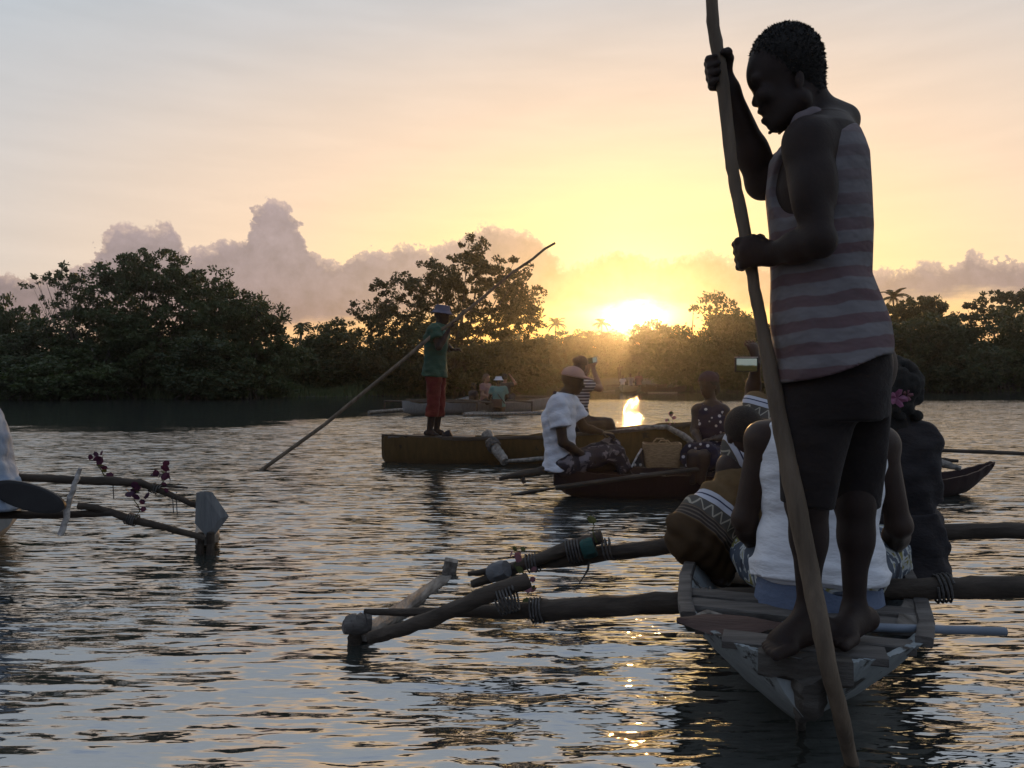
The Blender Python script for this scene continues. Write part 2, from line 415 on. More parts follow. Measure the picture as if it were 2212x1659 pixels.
# ---------------------------------------------------------------- trees
def leaf_mat(name, c1, c2):
    m = bpy.data.materials.new(name); m.use_nodes = True; t = NT(m.node_tree); t.n.clear()
    tcx = t.add('ShaderNodeTexCoord')
    n = t.noise(tcx.outputs['Object'], 0.9, 4.0, 0.7)
    c = t.mix(t.mr(n, .35, .65), (*c1, 1), (*c2, 1))
    b = t.add('ShaderNodeBsdfPrincipled'); t.put(b.inputs['Base Color'], c); b.inputs['Roughness'].default_value = .55; b.inputs['Specular IOR Level'].default_value = .3
    tr = t.add('ShaderNodeBsdfTranslucent'); t.put(tr.inputs[0], t.mix(1.0, c, (1.1, 1.2, .5, 1), 'MULTIPLY'))
    mx = t.add('ShaderNodeMixShader'); mx.inputs[0].default_value = .25
    t.l.new(b.outputs[0], mx.inputs[1]); t.l.new(tr.outputs[0], mx.inputs[2])
    out = t.add('ShaderNodeOutputMaterial'); t.l.new(mx.outputs[0], out.inputs[0])
    return m
m_leaf = [leaf_mat('mangrove_leaf', (.036, .052, .020), (.066, .088, .032)), leaf_mat('bank_leaf', (.036, .050, .024), (.062, .080, .035)), leaf_mat('dry_leaf', (.048, .050, .022), (.085, .082, .034))]
m_bark = material('bark', (.05, .042, .032), (.11, .095, .075), .9, 5, (1, 1, .25), bump=.5)

def leaf_cloud(r_, centres, sizes, per, leaf):
    """rhombic leaf sprays round twig ends"""
    n = len(centres); C = np.repeat(centres, per, 0); S = np.repeat(sizes, per)
    d = r_.normal(size=(len(C), 3)); d /= np.linalg.norm(d, axis=1)[:, None]
    p = C + d * (S * r_.random(len(C)) ** .45)[:, None] * np.array([1, 1, .75])
    a = r_.normal(size=(len(C), 3)) + d * .8 + np.array([0, 0, .25]); a /= np.linalg.norm(a, axis=1)[:, None]
    b = np.cross(a, r_.normal(size=(len(C), 3))); b /= np.linalg.norm(b, axis=1)[:, None]
    L = (leaf * r_.uniform(.6, 1.3, len(C)))[:, None]
    v = np.stack([p - a * L, p + b * L * .48, p + a * L, p - b * L * .48], 1).reshape(-1, 3)
    f = np.arange(len(C) * 4).reshape(-1, 4)
    return v, f
def make_crown(seed, lobes, n_clump, per, leaf, clump=0.42, fill=0.35):
    """lobes: list of (x, y, z, rx, ry, rz); clumps lean to each lobe's shell so that gaps stay between them"""
    r_ = np.random.default_rng(seed); lobes = np.array(lobes, float)
    wgt = lobes[:, 3] * lobes[:, 5]; wgt = wgt / wgt.sum()
    pick = r_.choice(len(lobes), n_clump, p=wgt); lo = lobes[pick]
    d = r_.normal(size=(n_clump, 3)); d /= np.linalg.norm(d, axis=1)[:, None]
    rad = np.where(r_.random(n_clump) < fill, r_.random(n_clump) ** .5, 1 + r_.normal(0, .10, n_clump))
    c = lo[:, :3] + d * lo[:, 3:6] * rad[:, None]
    c = c[c[:, 2] > 0.15]
    return leaf_cloud(r_, c, clump * r_.uniform(.45, 1.25, len(c)), per, leaf) + (c,)
def make_branches(seed, base, clumps, n=26, r0=.13):
    r_ = random.Random(seed); mb = MB(); base = np.array(base, float)
    top = np.array([np.mean(clumps[:, 0]), np.mean(clumps[:, 1]), np.max(clumps[:, 2]) * .62])
    stems = []
    for k in range(4):
        e = top * np.array([1, 1, r_.uniform(.75, 1.05)]) + np.array([r_.uniform(-1, 1) * 1.2, r_.uniform(-.8, .8), 0])
        b = base + np.array([r_.uniform(-.35, .35), r_.uniform(-.3, .3), -.2])
        pts = [b * (1 - q) + e * q + np.array([math.sin(q * 5 + k) * .16, math.cos(q * 4 + k) * .16, 0]) for q in np.linspace(0, 1, 8)]
        mb.tube(pts, [r0 * (1 - .75 * q) for q in np.linspace(0, 1, 8)], 7, .1, seed=seed + k); stems.append(pts)
        for a_ in range(3):       # prop roots
            ang = r_.uniform(0, 6.28); o = np.array([math.cos(ang), math.sin(ang), 0]) * r_.uniform(.5, 1.1)
            s0 = pts[1]; mb.tube([s0, s0 + o * .6 + np.array([0, 0, .1]), np.array([s0[0] + o[0], s0[1] + o[1], -.25])], [.05, .045, .035], 5, .1)
    for k in range(n):
        c = clumps[r_.randrange(len(clumps))]; st = stems[r_.randrange(4)][r_.randrange(2, 7)]
        mid = st * .45 + c * .55 + np.array([0, 0, -.15 - .25 * r_.random()])
        mb.tube([st, mid, c], [.38 * r0, .25 * r0, .09 * r0], 5, .1)
    return mb
def tree_at(u, Y, crown_me, trunk_me, sx, sz, label, group, rot=0.0, name='mangrove_tree', mat=None, z=0.1):
    x = (u - CX) / F * Y
    e = empty(name, (x, Y, z)); e.rotation_euler.z = rot; e.scale = (sx, sx, sz)
    tag(e, label, 'tree', group)
    obj('trunk', trunk_me, e); obj('crown', crown_me, e)
    return e
def tree_mesh(seed, lobes, n_clump, per, leaf, mat, clump=.42, fill=.35, base=(0, 0, 0), nb=26, r0=.13):
    v, f, c = make_crown(seed, lobes, n_clump, per, leaf, clump, fill)
    cm = mesh_np('crown', v, f, mat)
    br = make_branches(seed, base, c, nb, r0)
    tm = mesh_np('trunk', br.v, br.f, m_bark, True)
    return cm, tm
def hz(v, Y): return H - (v - HY) / F * Y
def lobes_px(lst, u0, Y, z0=.1):
    """lobes given as (u, v, ru, rv) on the photo grid at depth Y, made round in depth"""
    o = []
    for (u, v, ru, rv) in lst:
        o.append(((u - u0) / F * Y, random.uniform(-.8, .8), hz(v, Y) - z0, ru / F * Y, max(.9, ru / F * Y * .8), rv / F * Y))
    return o
# big mangrove at left
Y = 38.0
big_l = lobes_px([(340, 585, 70, 48), (285, 600, 60, 40), (410, 620, 80, 50), (240, 660, 90, 60), (330, 680, 130, 90), (450, 690, 90, 70), (200, 740, 110, 80), (350, 790, 160, 80), (490, 770, 80, 90)], 330, Y)
cm, tm = tree_mesh(11, big_l, 1150, 52, .095, m_leaf[0], .36, .4, nb=50)
tree_at(330, Y, cm, tm, 1, 1, 'broad dark mangrove, tallest of the left bank, below the left cloud tower', None)
# thin open tree leaning out left of it
Y = 36.5
thin = lobes_px([(125, 575, 22, 14), (150, 605, 30, 16), (105, 620, 26, 18), (165, 640, 24, 15), (85, 648, 18, 10), (200, 600, 18, 10), (228, 590, 14, 9), (130, 600, 28, 18)], 190, Y)
cm, tm = tree_mesh(12, thin, 60, 22, .085, m_leaf[0], .24, .6, base=(.4, 0, 0), nb=30, r0=.05)
tree_at(190, Y, cm, tm, 1, 1, 'thin open branches with loose leaf sprays above the left mangroves', None, name='sparse_tree')
Y = 37.0
r_l = lobes_px([(500, 660, 60, 34), (560, 690, 48, 36), (470, 700, 70, 50), (540, 750, 70, 60), (500, 810, 100, 60), (590, 800, 50, 60)], 520, Y)
cm, tm = tree_mesh(13, r_l, 560, 50, .095, m_leaf[0], .38, .4, nb=30)
tree_at(520, Y, cm, tm, 1, 1, 'mangrove sloping down at the right end of the left clump', None)
# wide tree in the middle
Y = 43.0
mid = lobes_px([(1025, 545, 34, 30), (1000, 590, 66, 40), (1090, 600, 62, 36), (935, 610, 60, 38), (1130, 650, 46, 40), (870, 640, 62, 38), (805, 672, 46, 26), (1010, 660, 120, 50), (1105, 690, 70, 34), (900, 700, 110, 50), (1000, 760, 180, 60), (850, 770, 110, 70), (1100, 790, 130, 50)], 985, Y)
cm, tm = tree_mesh(14, mid, 1250, 50, .098, m_leaf[2], .34, .36, nb=60)
tree_at(985, Y, cm, tm, 1, 1, 'wide domed tree behind the poler in red shorts', None, name='domed_tree')
# stock of bank trees, ten metres wide at scale one, reused along the shore
stock = []
for s in range(5):
    rr = random.Random(40 + s); L = []
    for k in range(9):
        a = rr.uniform(-1, 1); hgt = rr.uniform(.25, .86) * (1 - .35 * a * a)
        L.append((a * 2.2, rr.uniform(-1.2, 1.2), hgt * 4.6, rr.uniform(.8, 1.5), rr.uniform(.8, 1.3), rr.uniform(.6, 1.1)))
    L += [(-1.4, 0, 1.0, 1.7, 1.3, 1.1), (1.4, 0, 1.0, 1.7, 1.3, 1.1), (0, .3, 1.5, 1.8, 1.4, 1.3)]
    stock.append(tree_mesh(60 + s, L, 620, 46, .10, m_leaf[s % 2], .38, .45, nb=24))
def crown_top(me):
    z = np.empty(len(me.vertices) * 3, np.float32); me.vertices.foreach_get('co', z); return float(np.quantile(z.reshape(-1, 3)[:, 2], .993))
tops = [crown_top(c) for c, _ in stock]
# (u, top v, Y, sx, stock, what it stands next to)
bank = [(-330, 640, 37, 1.5, 0, 'tall bank tree far out beyond the left edge'), (-180, 690, 36.5, 1.4, 1, 'round bank tree just beyond the left edge'),
        (-30, 660, 37.5, .8, 2, 'bushy mangrove cut by the left edge of the view'), (70, 715, 36, 1.2, 3, 'low mangrove filling the corner below the thin open tree'),
        (215, 690, 36.2, 1.3, 4, 'mangrove skirt at the left foot of the tallest left tree'), (430, 740, 36.4, 1.25, 1, 'mangrove skirt at the right foot of the tallest left tree'),
        (640, 712, 44, 1.25, 0, 'low bank tree in the dip right of the left clump'), (715, 700, 46, 1.2, 3, 'low bank tree with open top left of the domed tree'),
        (770, 760, 44, 1.2, 4, 'low mangrove under the left side of the domed tree'), (905, 770, 44.5, 1.3, 2, 'low mangrove behind the red shorts'),
        (1080, 745, 45.5, 1.35, 0, 'low mangrove behind the white bucket hat'), (1190, 724, 104, 2.6, 1, 'low bank tree under the bright gap, left of the sun'),
        (1270, 722, 110, 2.6, 3, 'low bank tree between the two small palms'), (1345, 724, 112, 2.4, 4, 'low bank tree right under the sun'),
        (1420, 710, 108, 2.6, 2, 'bank tree at the right edge of the sun glow'), (1525, 655, 56, 1.5, 0, 'rounded leafy tree left of the standing man'),
        (1610, 682, 53, 1.3, 1, 'bank tree behind the raised phone'), (1700, 690, 53, 1.4, 3, 'bank tree hidden behind the striped tank top'),
        (1800, 680, 54, 1.4, 4, 'bank tree hidden behind the standing man'), (1885, 690, 54, 1.35, 2, 'bank tree at the back of the standing man'),
        (1960, 690, 52, 1.5, 1, 'mangrove below the umbrella crown at right'), (2060, 690, 52, 1.5, 3, 'mangrove in the dip between the right tree crowns'),
        (2150, 678, 52.5, 1.5, 0, 'mangrove at the right edge of the view'), (2260, 670, 53, 1.6, 4, 'bank tree just beyond the right edge'), (2420, 660, 54, 1.7, 2, 'bank tree far out beyond the right edge')]
for i, (u, v, Y, sx, k, lab) in enumerate(bank):
    tree_at(u, Y, stock[k][0], stock[k][1], sx, (hz(v, Y) - .1) / tops[k], lab, 'trees along the far bank', rot=(i * 1.7) % 6.28 if i % 2 else 0.3 * i)
# second row closes the gaps between the trunks
for i in range(22):
    u = -420 + i * 135 + random.uniform(-25, 25); Y = 58 + random.uniform(-2, 3)
    vt = 735 + random.uniform(-10, 22); big_ = 1.9
    if 1170 < u < 1470: Y, big_ = 122 + random.uniform(-3, 3), 3.6
    tree_at(u, Y, *stock[i % 5], big_, (hz(vt, Y) - .1) / tops[i % 5], 'dark tree of the rear row behind the bank, ' + ['far left beyond the view', 'further left, out of view', 'left of the view', 'just left of the view', 'at the left edge', 'behind the thin open tree', 'behind the tallest left tree', 'behind the left clump', 'in the dip by the left palms', 'left of the domed tree', 'behind the poler in red shorts', 'behind the domed tree, right half', 'below the first small palm', 'below the sun', 'left of the rounded leafy tree', 'behind the raised phone', 'behind the tall pole', 'behind the standing man', 'under the lone tall palm', 'under the layered crown', 'at the right edge', 'beyond the right edge'][i], 'rear row of the wood', rot=i * 2.1, name='rear_tree')
# umbrella crown and open crown at right
Y = 62.0
umb = lobes_px([(1975, 662, 46, 18), (2010, 668, 26, 14), (1940, 672, 34, 14), (1985, 690, 60, 20)], 1975, Y)
cm, tm = tree_mesh(31, umb, 210, 44, .13, m_leaf[1], .36, .7, nb=24)
tree_at(1975, Y, cm, tm, 1, 1, 'flat umbrella crown above the right bank, behind the standing man', None, name='umbrella_tree')
opn = lobes_px([(2160, 640, 40, 12), (2115, 660, 26, 9), (2195, 650, 34, 16), (2140, 675, 44, 12), (2215, 640, 26, 18), (2105, 685, 20, 8), (2180, 690, 60, 20)], 2160, Y)
cm, tm = tree_mesh(32, opn, 150, 36, .14, m_leaf[1], .34, .6, nb=40)
tree_at(2160, Y, cm, tm, 1, 1, 'open layered crown against the sky at the right edge', None, name='layered_tree')

# palms ------------------------------------------------------------
m_palm = leaf_mat('palm_leaf', (.025, .035, .012), (.05, .06, .022))
def frond_mesh(seed, L):
    r_ = random.Random(seed); mb = MB(); pts = []
    for i in range(9):
        q = i / 8; pts.append(np.array([L * q * (1 - .18 * q), 0, L * (.34 * q - .62 * q * q)]))
    mb.tube(pts, [.035 * (1 - .8 * i / 8) for i in range(9)], 4)
    for i in range(1, 9):
        for s in (-1, 1):
            for h in (0, .5):
                p = pts[i] * (1 - h) + pts[i-1] * h; ln = L * .30 * math.sin(math.pi * (.12 + .8 * i / 9)) * r_.uniform(.8, 1.1)
                tip = p + np.array([ln * .5, s * ln * .75, -ln * .42])
                mb.add([p, p + np.array([.07, s * .02, 0]), tip, p + np.array([-.05, s * .03, 0])], [(0, 1, 2, 3)])
    return mesh_np('frond', mb.v, mb.f, m_palm)
fronds = [frond_mesh(s, 1.0) for s in range(3)]
def palm(u, v, Y, size, label, lean=.3, nfr=13):
    x = (u - CX) / F * Y; zt = hz(v, Y); e = empty('palm_tree', (x - lean, Y, .3)); tag(e, label, 'palm')
    mb = MB(); mb.tube([(0, 0, -.3), (lean * .3, 0, zt * .45), (lean, 0, zt - .3)], [.16, .12, .09], 7, .05)
    obj('trunk', mesh_np('trunk', mb.v, mb.f, m_bark, True), e)
    r_ = random.Random(int(u))
    for k in range(nfr):
        f = obj('frond', fronds[k % 3], e); f.location = (lean, 0, zt - .3)
        f.rotation_euler = (r_.uniform(-.3, .3), -r_.uniform(-.5, 1.0), k * 6.28 / nfr + r_.uniform(-.2, .2)); f.scale = (size,) * 3
palm(602, 690, 52, 1.0, 'palm crown peeking out at the right end of the left clump')
palm(652, 704, 56, .8, 'small palm crown in the dip right of the left clump')
palm(1201, 700, 118, 1.9, 'small palm in the bright gap left of the sun')
palm(1300, 699, 120, 1.7, 'tiny palm silhouetted against the sun')
palm(1929, 642, 78, 1.7, 'lone tall palm standing clear above the right bank', lean=-.5, nfr=15)

# reeds and low grass on the bank
m_grass = leaf_mat('reed', (.055, .075, .028), (.09, .11, .045))
r_ = np.random.default_rng(5); n = 16000
gx = np.concatenate([r_.uniform(-32, 8, n * 3 // 4), r_.uniform(8, 60, n // 4)]); gy = shore(gx) + r_.uniform(-.3, 3.0, len(gx))
hgt = np.where(gx < 8, r_.uniform(.25, .75, len(gx)), r_.uniform(.15, .4, len(gx))) * (0.5 + .5 * np.sin(gx * .7 + 1) ** 2)
ax = r_.uniform(-.07, .07, len(gx)); ln = r_.normal(0, .12, len(gx))
gz = np.interp(gy - shore(gx), [p[0] for p in prof], [p[1] for p in prof])
v0 = np.stack([gx - .035, gy, gz - .05], 1); v1 = np.stack([gx + .035, gy + ax, gz - .05], 1); v2 = np.stack([gx + ln, gy + ax, gz + hgt], 1)
tag(obj('reed_grass', mesh_np('reed_grass', np.stack([v0, v1, v2], 1).reshape(-1, 3), np.arange(len(gx) * 3).reshape(-1, 3), m_grass)), 'pale low reeds along the muddy bank', 'grass', kind='stuff')

# ---------------------------------------------------------------- evening haze
hb = MB(); hb.box8([(-440, -90, -1.3), (440, -90, -1.3), (440, 430, -1.3), (-440, 430, -1.3)], [(-440, -90, 13.5), (440, -90, 13.5), (440, 430, 13.5), (-440, 430, 13.5)])
mh = bpy.data.materials.new('haze_air'); mh.use_nodes = True; t = NT(mh.node_tree); t.n.clear()
pv = t.add('ShaderNodeVolumePrincipled'); pv.inputs['Color'].default_value = (.95, .93, .9, 1); pv.inputs['Density'].default_value = 0.0007; pv.inputs['Anisotropy'].default_value = 0.91
out = t.add('ShaderNodeOutputMaterial'); t.l.new(pv.outputs[0], out.inputs['Volume'])
hz_o = obj('haze', mesh_np('haze', hb.v, hb.f, mh)); tag(hz_o, 'thin evening haze over the lagoon', 'haze', kind='stuff')
# ---------------------------------------------------------------- implicit bodies: smooth unions meshed with surface nets
def nrm(v):
    v = np.asarray(v, float); return v / (np.linalg.norm(v) + 1e-12)
def lerp(a, b, t): return np.asarray(a, float) * (1 - t) + np.asarray(b, float) * t
def cone(a, b, ra, rb, flat=None, flat_end=False):
    """tapered limb; flat = (direction, factor) squeezes its section; flat_end cuts it square at b"""
    a = np.asarray(a, float); b = np.asarray(b, float); ba = b - a; L2 = float(ba @ ba) + 1e-12; L = math.sqrt(L2)
    r = max(ra, rb) * (1.0 if flat is None or flat[1] < 1 else flat[1])
    def fn(X, Y, Z):
        px = X - a[0]; py = Y - a[1]; pz = Z - a[2]
        tr = (px * ba[0] + py * ba[1] + pz * ba[2]) / L2; t = np.clip(tr, 0, 1)
        if flat_end: t = np.maximum(tr, 0)
        qx = px - t * ba[0]; qy = py - t * ba[1]; qz = pz - t * ba[2]; s = 1.0
        if flat is not None:
            d, f = nrm(flat[0]), flat[1]; c = (qx * d[0] + qy * d[1] + qz * d[2]) * (1 / f - 1)
            qx = qx + d[0] * c; qy = qy + d[1] * c; qz = qz + d[2] * c; s = .5 + .5 * min(f, 1.0)
        d = (np.sqrt(qx * qx + qy * qy + qz * qz) - (ra + (rb - ra) * np.clip(t, 0, 1))) * s
        if flat_end: d = np.maximum(d, (tr - 1) * L)
        return d
    return fn, np.minimum(a, b) - r, np.maximum(a, b) + r
def ell(c, r, rot=None):
    c = np.asarray(c, float); r = np.asarray(r, float); R = np.eye(3) if rot is None else np.asarray(rot, float)  # columns = axes
    ext = np.abs(R) @ r
    def fn(X, Y, Z):
        px = X - c[0]; py = Y - c[1]; pz = Z - c[2]
        a = px * R[0, 0] + py * R[1, 0] + pz * R[2, 0]; b = px * R[0, 1] + py * R[1, 1] + pz * R[2, 1]; e = px * R[0, 2] + py * R[1, 2] + pz * R[2, 2]
        k0 = np.sqrt((a / r[0]) ** 2 + (b / r[1]) ** 2 + (e / r[2]) ** 2) + 1e-9
        k1 = np.sqrt((a / r[0] ** 2) ** 2 + (b / r[1] ** 2) ** 2 + (e / r[2] ** 2) ** 2) + 1e-9
        return k0 * (k0 - 1) / k1
    return fn, c - ext, c + ext
def loft(cs, rx, ry, xd, yd, n=2.3, square=False):
    """body of elliptic sections along a spine"""
    cs = np.asarray(cs, float); ax = nrm(cs[-1] - cs[0]); s = (cs - cs[0]) @ ax; rx = np.asarray(rx, float); ry = np.asarray(ry, float)
    xd = nrm(xd); yd = nrm(yd); R = max(rx.max(), ry.max())
    def fn(X, Y, Z):
        sr = (X - cs[0][0]) * ax[0] + (Y - cs[0][1]) * ax[1] + (Z - cs[0][2]) * ax[2]
        sc = np.clip(sr, s[0], s[-1])
        px = X - np.interp(sc, s, cs[:, 0]); py = Y - np.interp(sc, s, cs[:, 1]); pz = Z - np.interp(sc, s, cs[:, 2])
        a = px * xd[0] + py * xd[1] + pz * xd[2]; b = px * yd[0] + py * yd[1] + pz * yd[2]
        A = np.interp(sc, s, rx); B = np.interp(sc, s, ry)
        rho = ((np.abs(a) / A) ** n + (np.abs(b) / B) ** n) ** (1 / n)
        d = (rho - 1) * np.minimum(A, B)
        e = np.maximum(sr - s[-1], s[0] - sr)
        if square: return np.maximum(d, e)
        ee = np.maximum(e, 0)
        return np.where(ee > 0, np.sqrt(np.maximum(d, 0) ** 2 + ee ** 2) + np.minimum(d, 0) * 0 , d)
    return fn, cs.min(0) - R, cs.max(0) + R
class Sdf:
    def __init__(s, h=.01): s.ops = []; s.h = h
    def u(s, prim, k=.02): s.ops.append(('u', prim, k)); return s
    def cut(s, prim, k=.004): s.ops.append(('c', prim, k)); return s
    def keep(s, fn, k=0.0): s.ops.append(('i', fn, k)); return s
    def disp(s, fn): s.ops.append(('d', fn, 0)); return s
    def mesh(s):
        h = s.h; us = [o for o in s.ops if o[0] == 'u']
        lo = np.min([o[1][1] for o in us], 0) - 3 * h; hi = np.max([o[1][2] for o in us], 0) + 3 * h
        n = np.ceil((hi - lo) / h).astype(int) + 1
        ax = [(lo[i] + h * np.arange(n[i])).astype(np.float32) for i in range(3)]
        D = np.full(tuple(n), .25, np.float32)
        for kind, pr, k in s.ops:
            if kind in 'uc':
                fn, a, b = pr; pad = k + 4 * h + .01
                i0 = np.maximum(((a - pad - lo) / h).astype(int), 0); i1 = np.minimum(((b + pad - lo) / h).astype(int) + 2, n)
                if np.any(i1 <= i0): continue
                sl = tuple(slice(p, q) for p, q in zip(i0, i1))
                d = fn(ax[0][sl[0]][:, None, None], ax[1][sl[1]][None, :, None], ax[2][sl[2]][None, None, :]).astype(np.float32)
                o = D[sl]
                if kind == 'u':
                    q = np.clip(.5 + .5 * (o - d) / k, 0, 1); D[sl] = o * (1 - q) + d * q - k * q * (1 - q)
                else: D[sl] = np.maximum(o, -d)
            else:
                v = pr(ax[0][:, None, None], ax[1][None, :, None], ax[2][None, None, :]).astype(np.float32)
                D = np.maximum(D, v) if kind == 'i' else D + v
        return surface_nets(D, lo, h)
def surface_nets(D, lo, h):
    S = D < 0
    off = [(i, j, k) for i in (0, 1) for j in (0, 1) for k in (0, 1)]
    def sub(A, o): return A[o[0]:A.shape[0] - 1 + o[0], o[1]:A.shape[1] - 1 + o[1], o[2]:A.shape[2] - 1 + o[2]]
    cnt = sum(sub(S, o).astype(np.int8) for o in off); act = (cnt > 0) & (cnt < 8)
    ids = np.argwhere(act); idm = np.full(act.shape, -1, np.int64); idm[act] = np.arange(len(ids))
    val = {o: D[ids[:, 0] + o[0], ids[:, 1] + o[1], ids[:, 2] + o[2]] for o in off}
    acc = np.zeros((len(ids), 3)); num = np.zeros(len(ids))
    for a in off:
        for ax in range(3):
            if a[ax]: continue
            b = list(a); b[ax] = 1; b = tuple(b); da, db = val[a], val[b]; m = (da < 0) != (db < 0)
            t = np.where(m, da / np.where(m, da - db, 1), 0); p = np.tile(np.array(a, float), (len(ids), 1)); p[:, ax] += t
            acc += p * m[:, None]; num += m
    v = (ids + acc / np.maximum(num, 1)[:, None]) * h + lo
    F_ = []
    for ax in range(3):
        b, c = (ax + 1) % 3, (ax + 2) % 3
        sl0 = [slice(1, -1)] * 3; sl1 = [slice(1, -1)] * 3; sl0[ax] = slice(0, -1); sl1[ax] = slice(1, None)
        s0, s1 = S[tuple(sl0)], S[tuple(sl1)]; e = np.argwhere(s0 != s1)
        if not len(e): continue
        ins = s0[e[:, 0], e[:, 1], e[:, 2]]; base = e.copy()
        for q in (b, c): base[:, q] += 1
        def cell(db, dc):
            r = base.copy(); r[:, b] += db; r[:, c] += dc; return idm[r[:, 0], r[:, 1], r[:, 2]]
        q = np.stack([cell(-1, -1), cell(0, -1), cell(0, 0), cell(-1, 0)], 1)
        q = np.where(ins[:, None], q, q[:, ::-1]); F_.append(q)
    f = np.concatenate(F_); f = f[(f >= 0).all(1)]
    return v, f
def sdf_obj(name, sd, mat, origin, parent=None):
    v, f = sd.mesh()
    o = obj(name, mesh_np(name, v - np.asarray(origin, float), f, mat, True), parent)
    if parent is None: o.location = V3(origin)
    return o

def grip(sd, c, axis, e1, r, wrist, flip=1, s=1.0, k=.006):
    """a hand closed round a pole: c on the axis, e1 points to the palm side, fingers run e1 -> e2 -> behind"""
    ax = nrm(axis); e1 = nrm(np.asarray(e1, float) - ax * (np.asarray(e1, float) @ ax)); e2 = np.cross(ax, e1) * flip
    def at(phi, z, R): return np.asarray(c) + ax * z + (e1 * math.cos(phi) + e2 * math.sin(phi)) * R
    lens = [.93, 1.0, .97, .86]
    for i in range(4):
        z = (.030 - .020 * i) * s; R = r + .0085 * s; q = lens[i]
        pts = [at(.35, z * .9, R + .012 * s), at(.35 + .95 * q, z, R + .006 * s), at(.35 + 1.95 * q, z, R + .001), at(.35 + 2.9 * q, z - .003, R - .001)]
        rad = [.0105, .0105, .0095, .0082]
        for j in range(3): sd.u(cone(pts[j], pts[j+1], rad[j] * s, rad[j+1] * s), k)
        sd.u(ell(pts[1], np.array([.0118] * 3) * s), k)
    kn = at(.30, .0, r + .020 * s); w = np.asarray(wrist, float)
    side = ax
    sd.u(cone(lerp(kn, w, .72), kn, .026 * s, .036 * s, (np.cross(nrm(kn - w), ax), .48)), .012)
    sd.u(cone(at(.2, .026 * s, r + .018 * s), lerp(kn, w, .8) + ax * .006, .013 * s, .022 * s), .012)
    sd.u(cone(at(.2, -.026 * s, r + .018 * s), lerp(kn, w, .8) - ax * .006, .012 * s, .020 * s), .012)
    t0 = lerp(kn, w, .62) + ax * .018 * s; t1 = at(-.65, .030 * s, r + .015 * s); t2 = at(-1.6, .036 * s, r + .008 * s); t3 = at(-2.25, .034 * s, r + .007 * s)
    for a_, b_, ra, rb in ((t0, t1, .0165, .0125), (t1, t2, .0125, .0115), (t2, t3, .0110, .0095)): sd.u(cone(a_, b_, ra * s, rb * s), k)
    sd.u(cone(w, lerp(w, kn, .5), .026 * s, .026 * s, (np.cross(nrm(kn - w), ax), .72)), .02)
def open_hand(sd, w, d, nrm_, s=1.0, curl=.5, spread=.10):
    """palm and five bent fingers leaving the wrist w along d; nrm_ = direction the palm faces"""
    d = nrm(d); pn = nrm(np.asarray(nrm_, float) - d * (np.asarray(nrm_, float) @ d)); sd_ = np.cross(d, pn)
    p0 = np.asarray(w, float); p1 = p0 + d * .085 * s
    sd.u(cone(p0, p1, .026 * s, .036 * s, (pn, .42)), .015)
    for i, (o, ln) in enumerate(((-.030, .072), (-.010, .080), (.011, .075), (.030, .060))):
        a = p0 + d * .082 * s + sd_ * o * s; dd = nrm(d + sd_ * (o * spread * 20)); b = a + (dd * math.cos(curl * .6) + pn * math.sin(curl * .6)) * ln * .5 * s
        c_ = b + (dd * math.cos(curl * 1.6) + pn * math.sin(curl * 1.6)) * ln * .5 * s
        sd.u(cone(a, b, .0095 * s, .0088 * s), .005); sd.u(cone(b, c_, .0088 * s, .0075 * s), .004)
    a = p0 + d * .03 * s - sd_ * .026 * s; b = a + nrm(d * .7 - sd_ * .6 + pn * .3) * .045 * s; c_ = b + nrm(d * .9 - sd_ * .1 + pn * .3) * .032 * s
    sd.u(cone(a, b, .014 * s, .011 * s), .008); sd.u(cone(b, c_, .011 * s, .009 * s), .004)
def foot(sd, ank, heel, toe, s=1.0):
    heel = np.asarray(heel, float); toe = np.asarray(toe, float); d = nrm(toe - heel); sd_ = nrm(np.cross(d, (0, 0, 1)))
    sd.u(ell(heel + np.array([0, 0, .028 * s]), np.array([.033, .033, .03]) * s), .02)
    ball = lerp(heel, toe, .70)
    sd.u(cone(heel + np.array([0, 0, .03 * s]), ball + np.array([0, 0, .022 * s]), .032 * s, .030 * s), .02)
    sd.u(cone(ball - sd_ * .018 * s + np.array([0, 0, .02 * s]), ball + sd_ * .022 * s + np.array([0, 0, .018 * s]), .021 * s, .019 * s), .015)
    sd.u(cone(np.asarray(ank, float), lerp(heel, toe, .58) + np.array([0, 0, .038 * s]), .033 * s, .024 * s), .03)
    for i, o in enumerate((-.030, -.013, .001, .014, .026)):
        r = (.0135, .0105, .0098, .0092, .0088)[i] * s; ln = (1.0, .99, .95, .90, .84)[i]
        a = ball + sd_ * o * s + np.array([0, 0, .016 * s]); b = lerp(heel, toe, ln) + sd_ * o * 1.05 * s + np.array([0, 0, .012 * s])
        sd.u(cone(a, b, r * 1.15, r), .004)
def rotz(a): c, s = math.cos(a), math.sin(a); return np.array([[c, -s, 0], [s, c, 0], [0, 0, 1]])

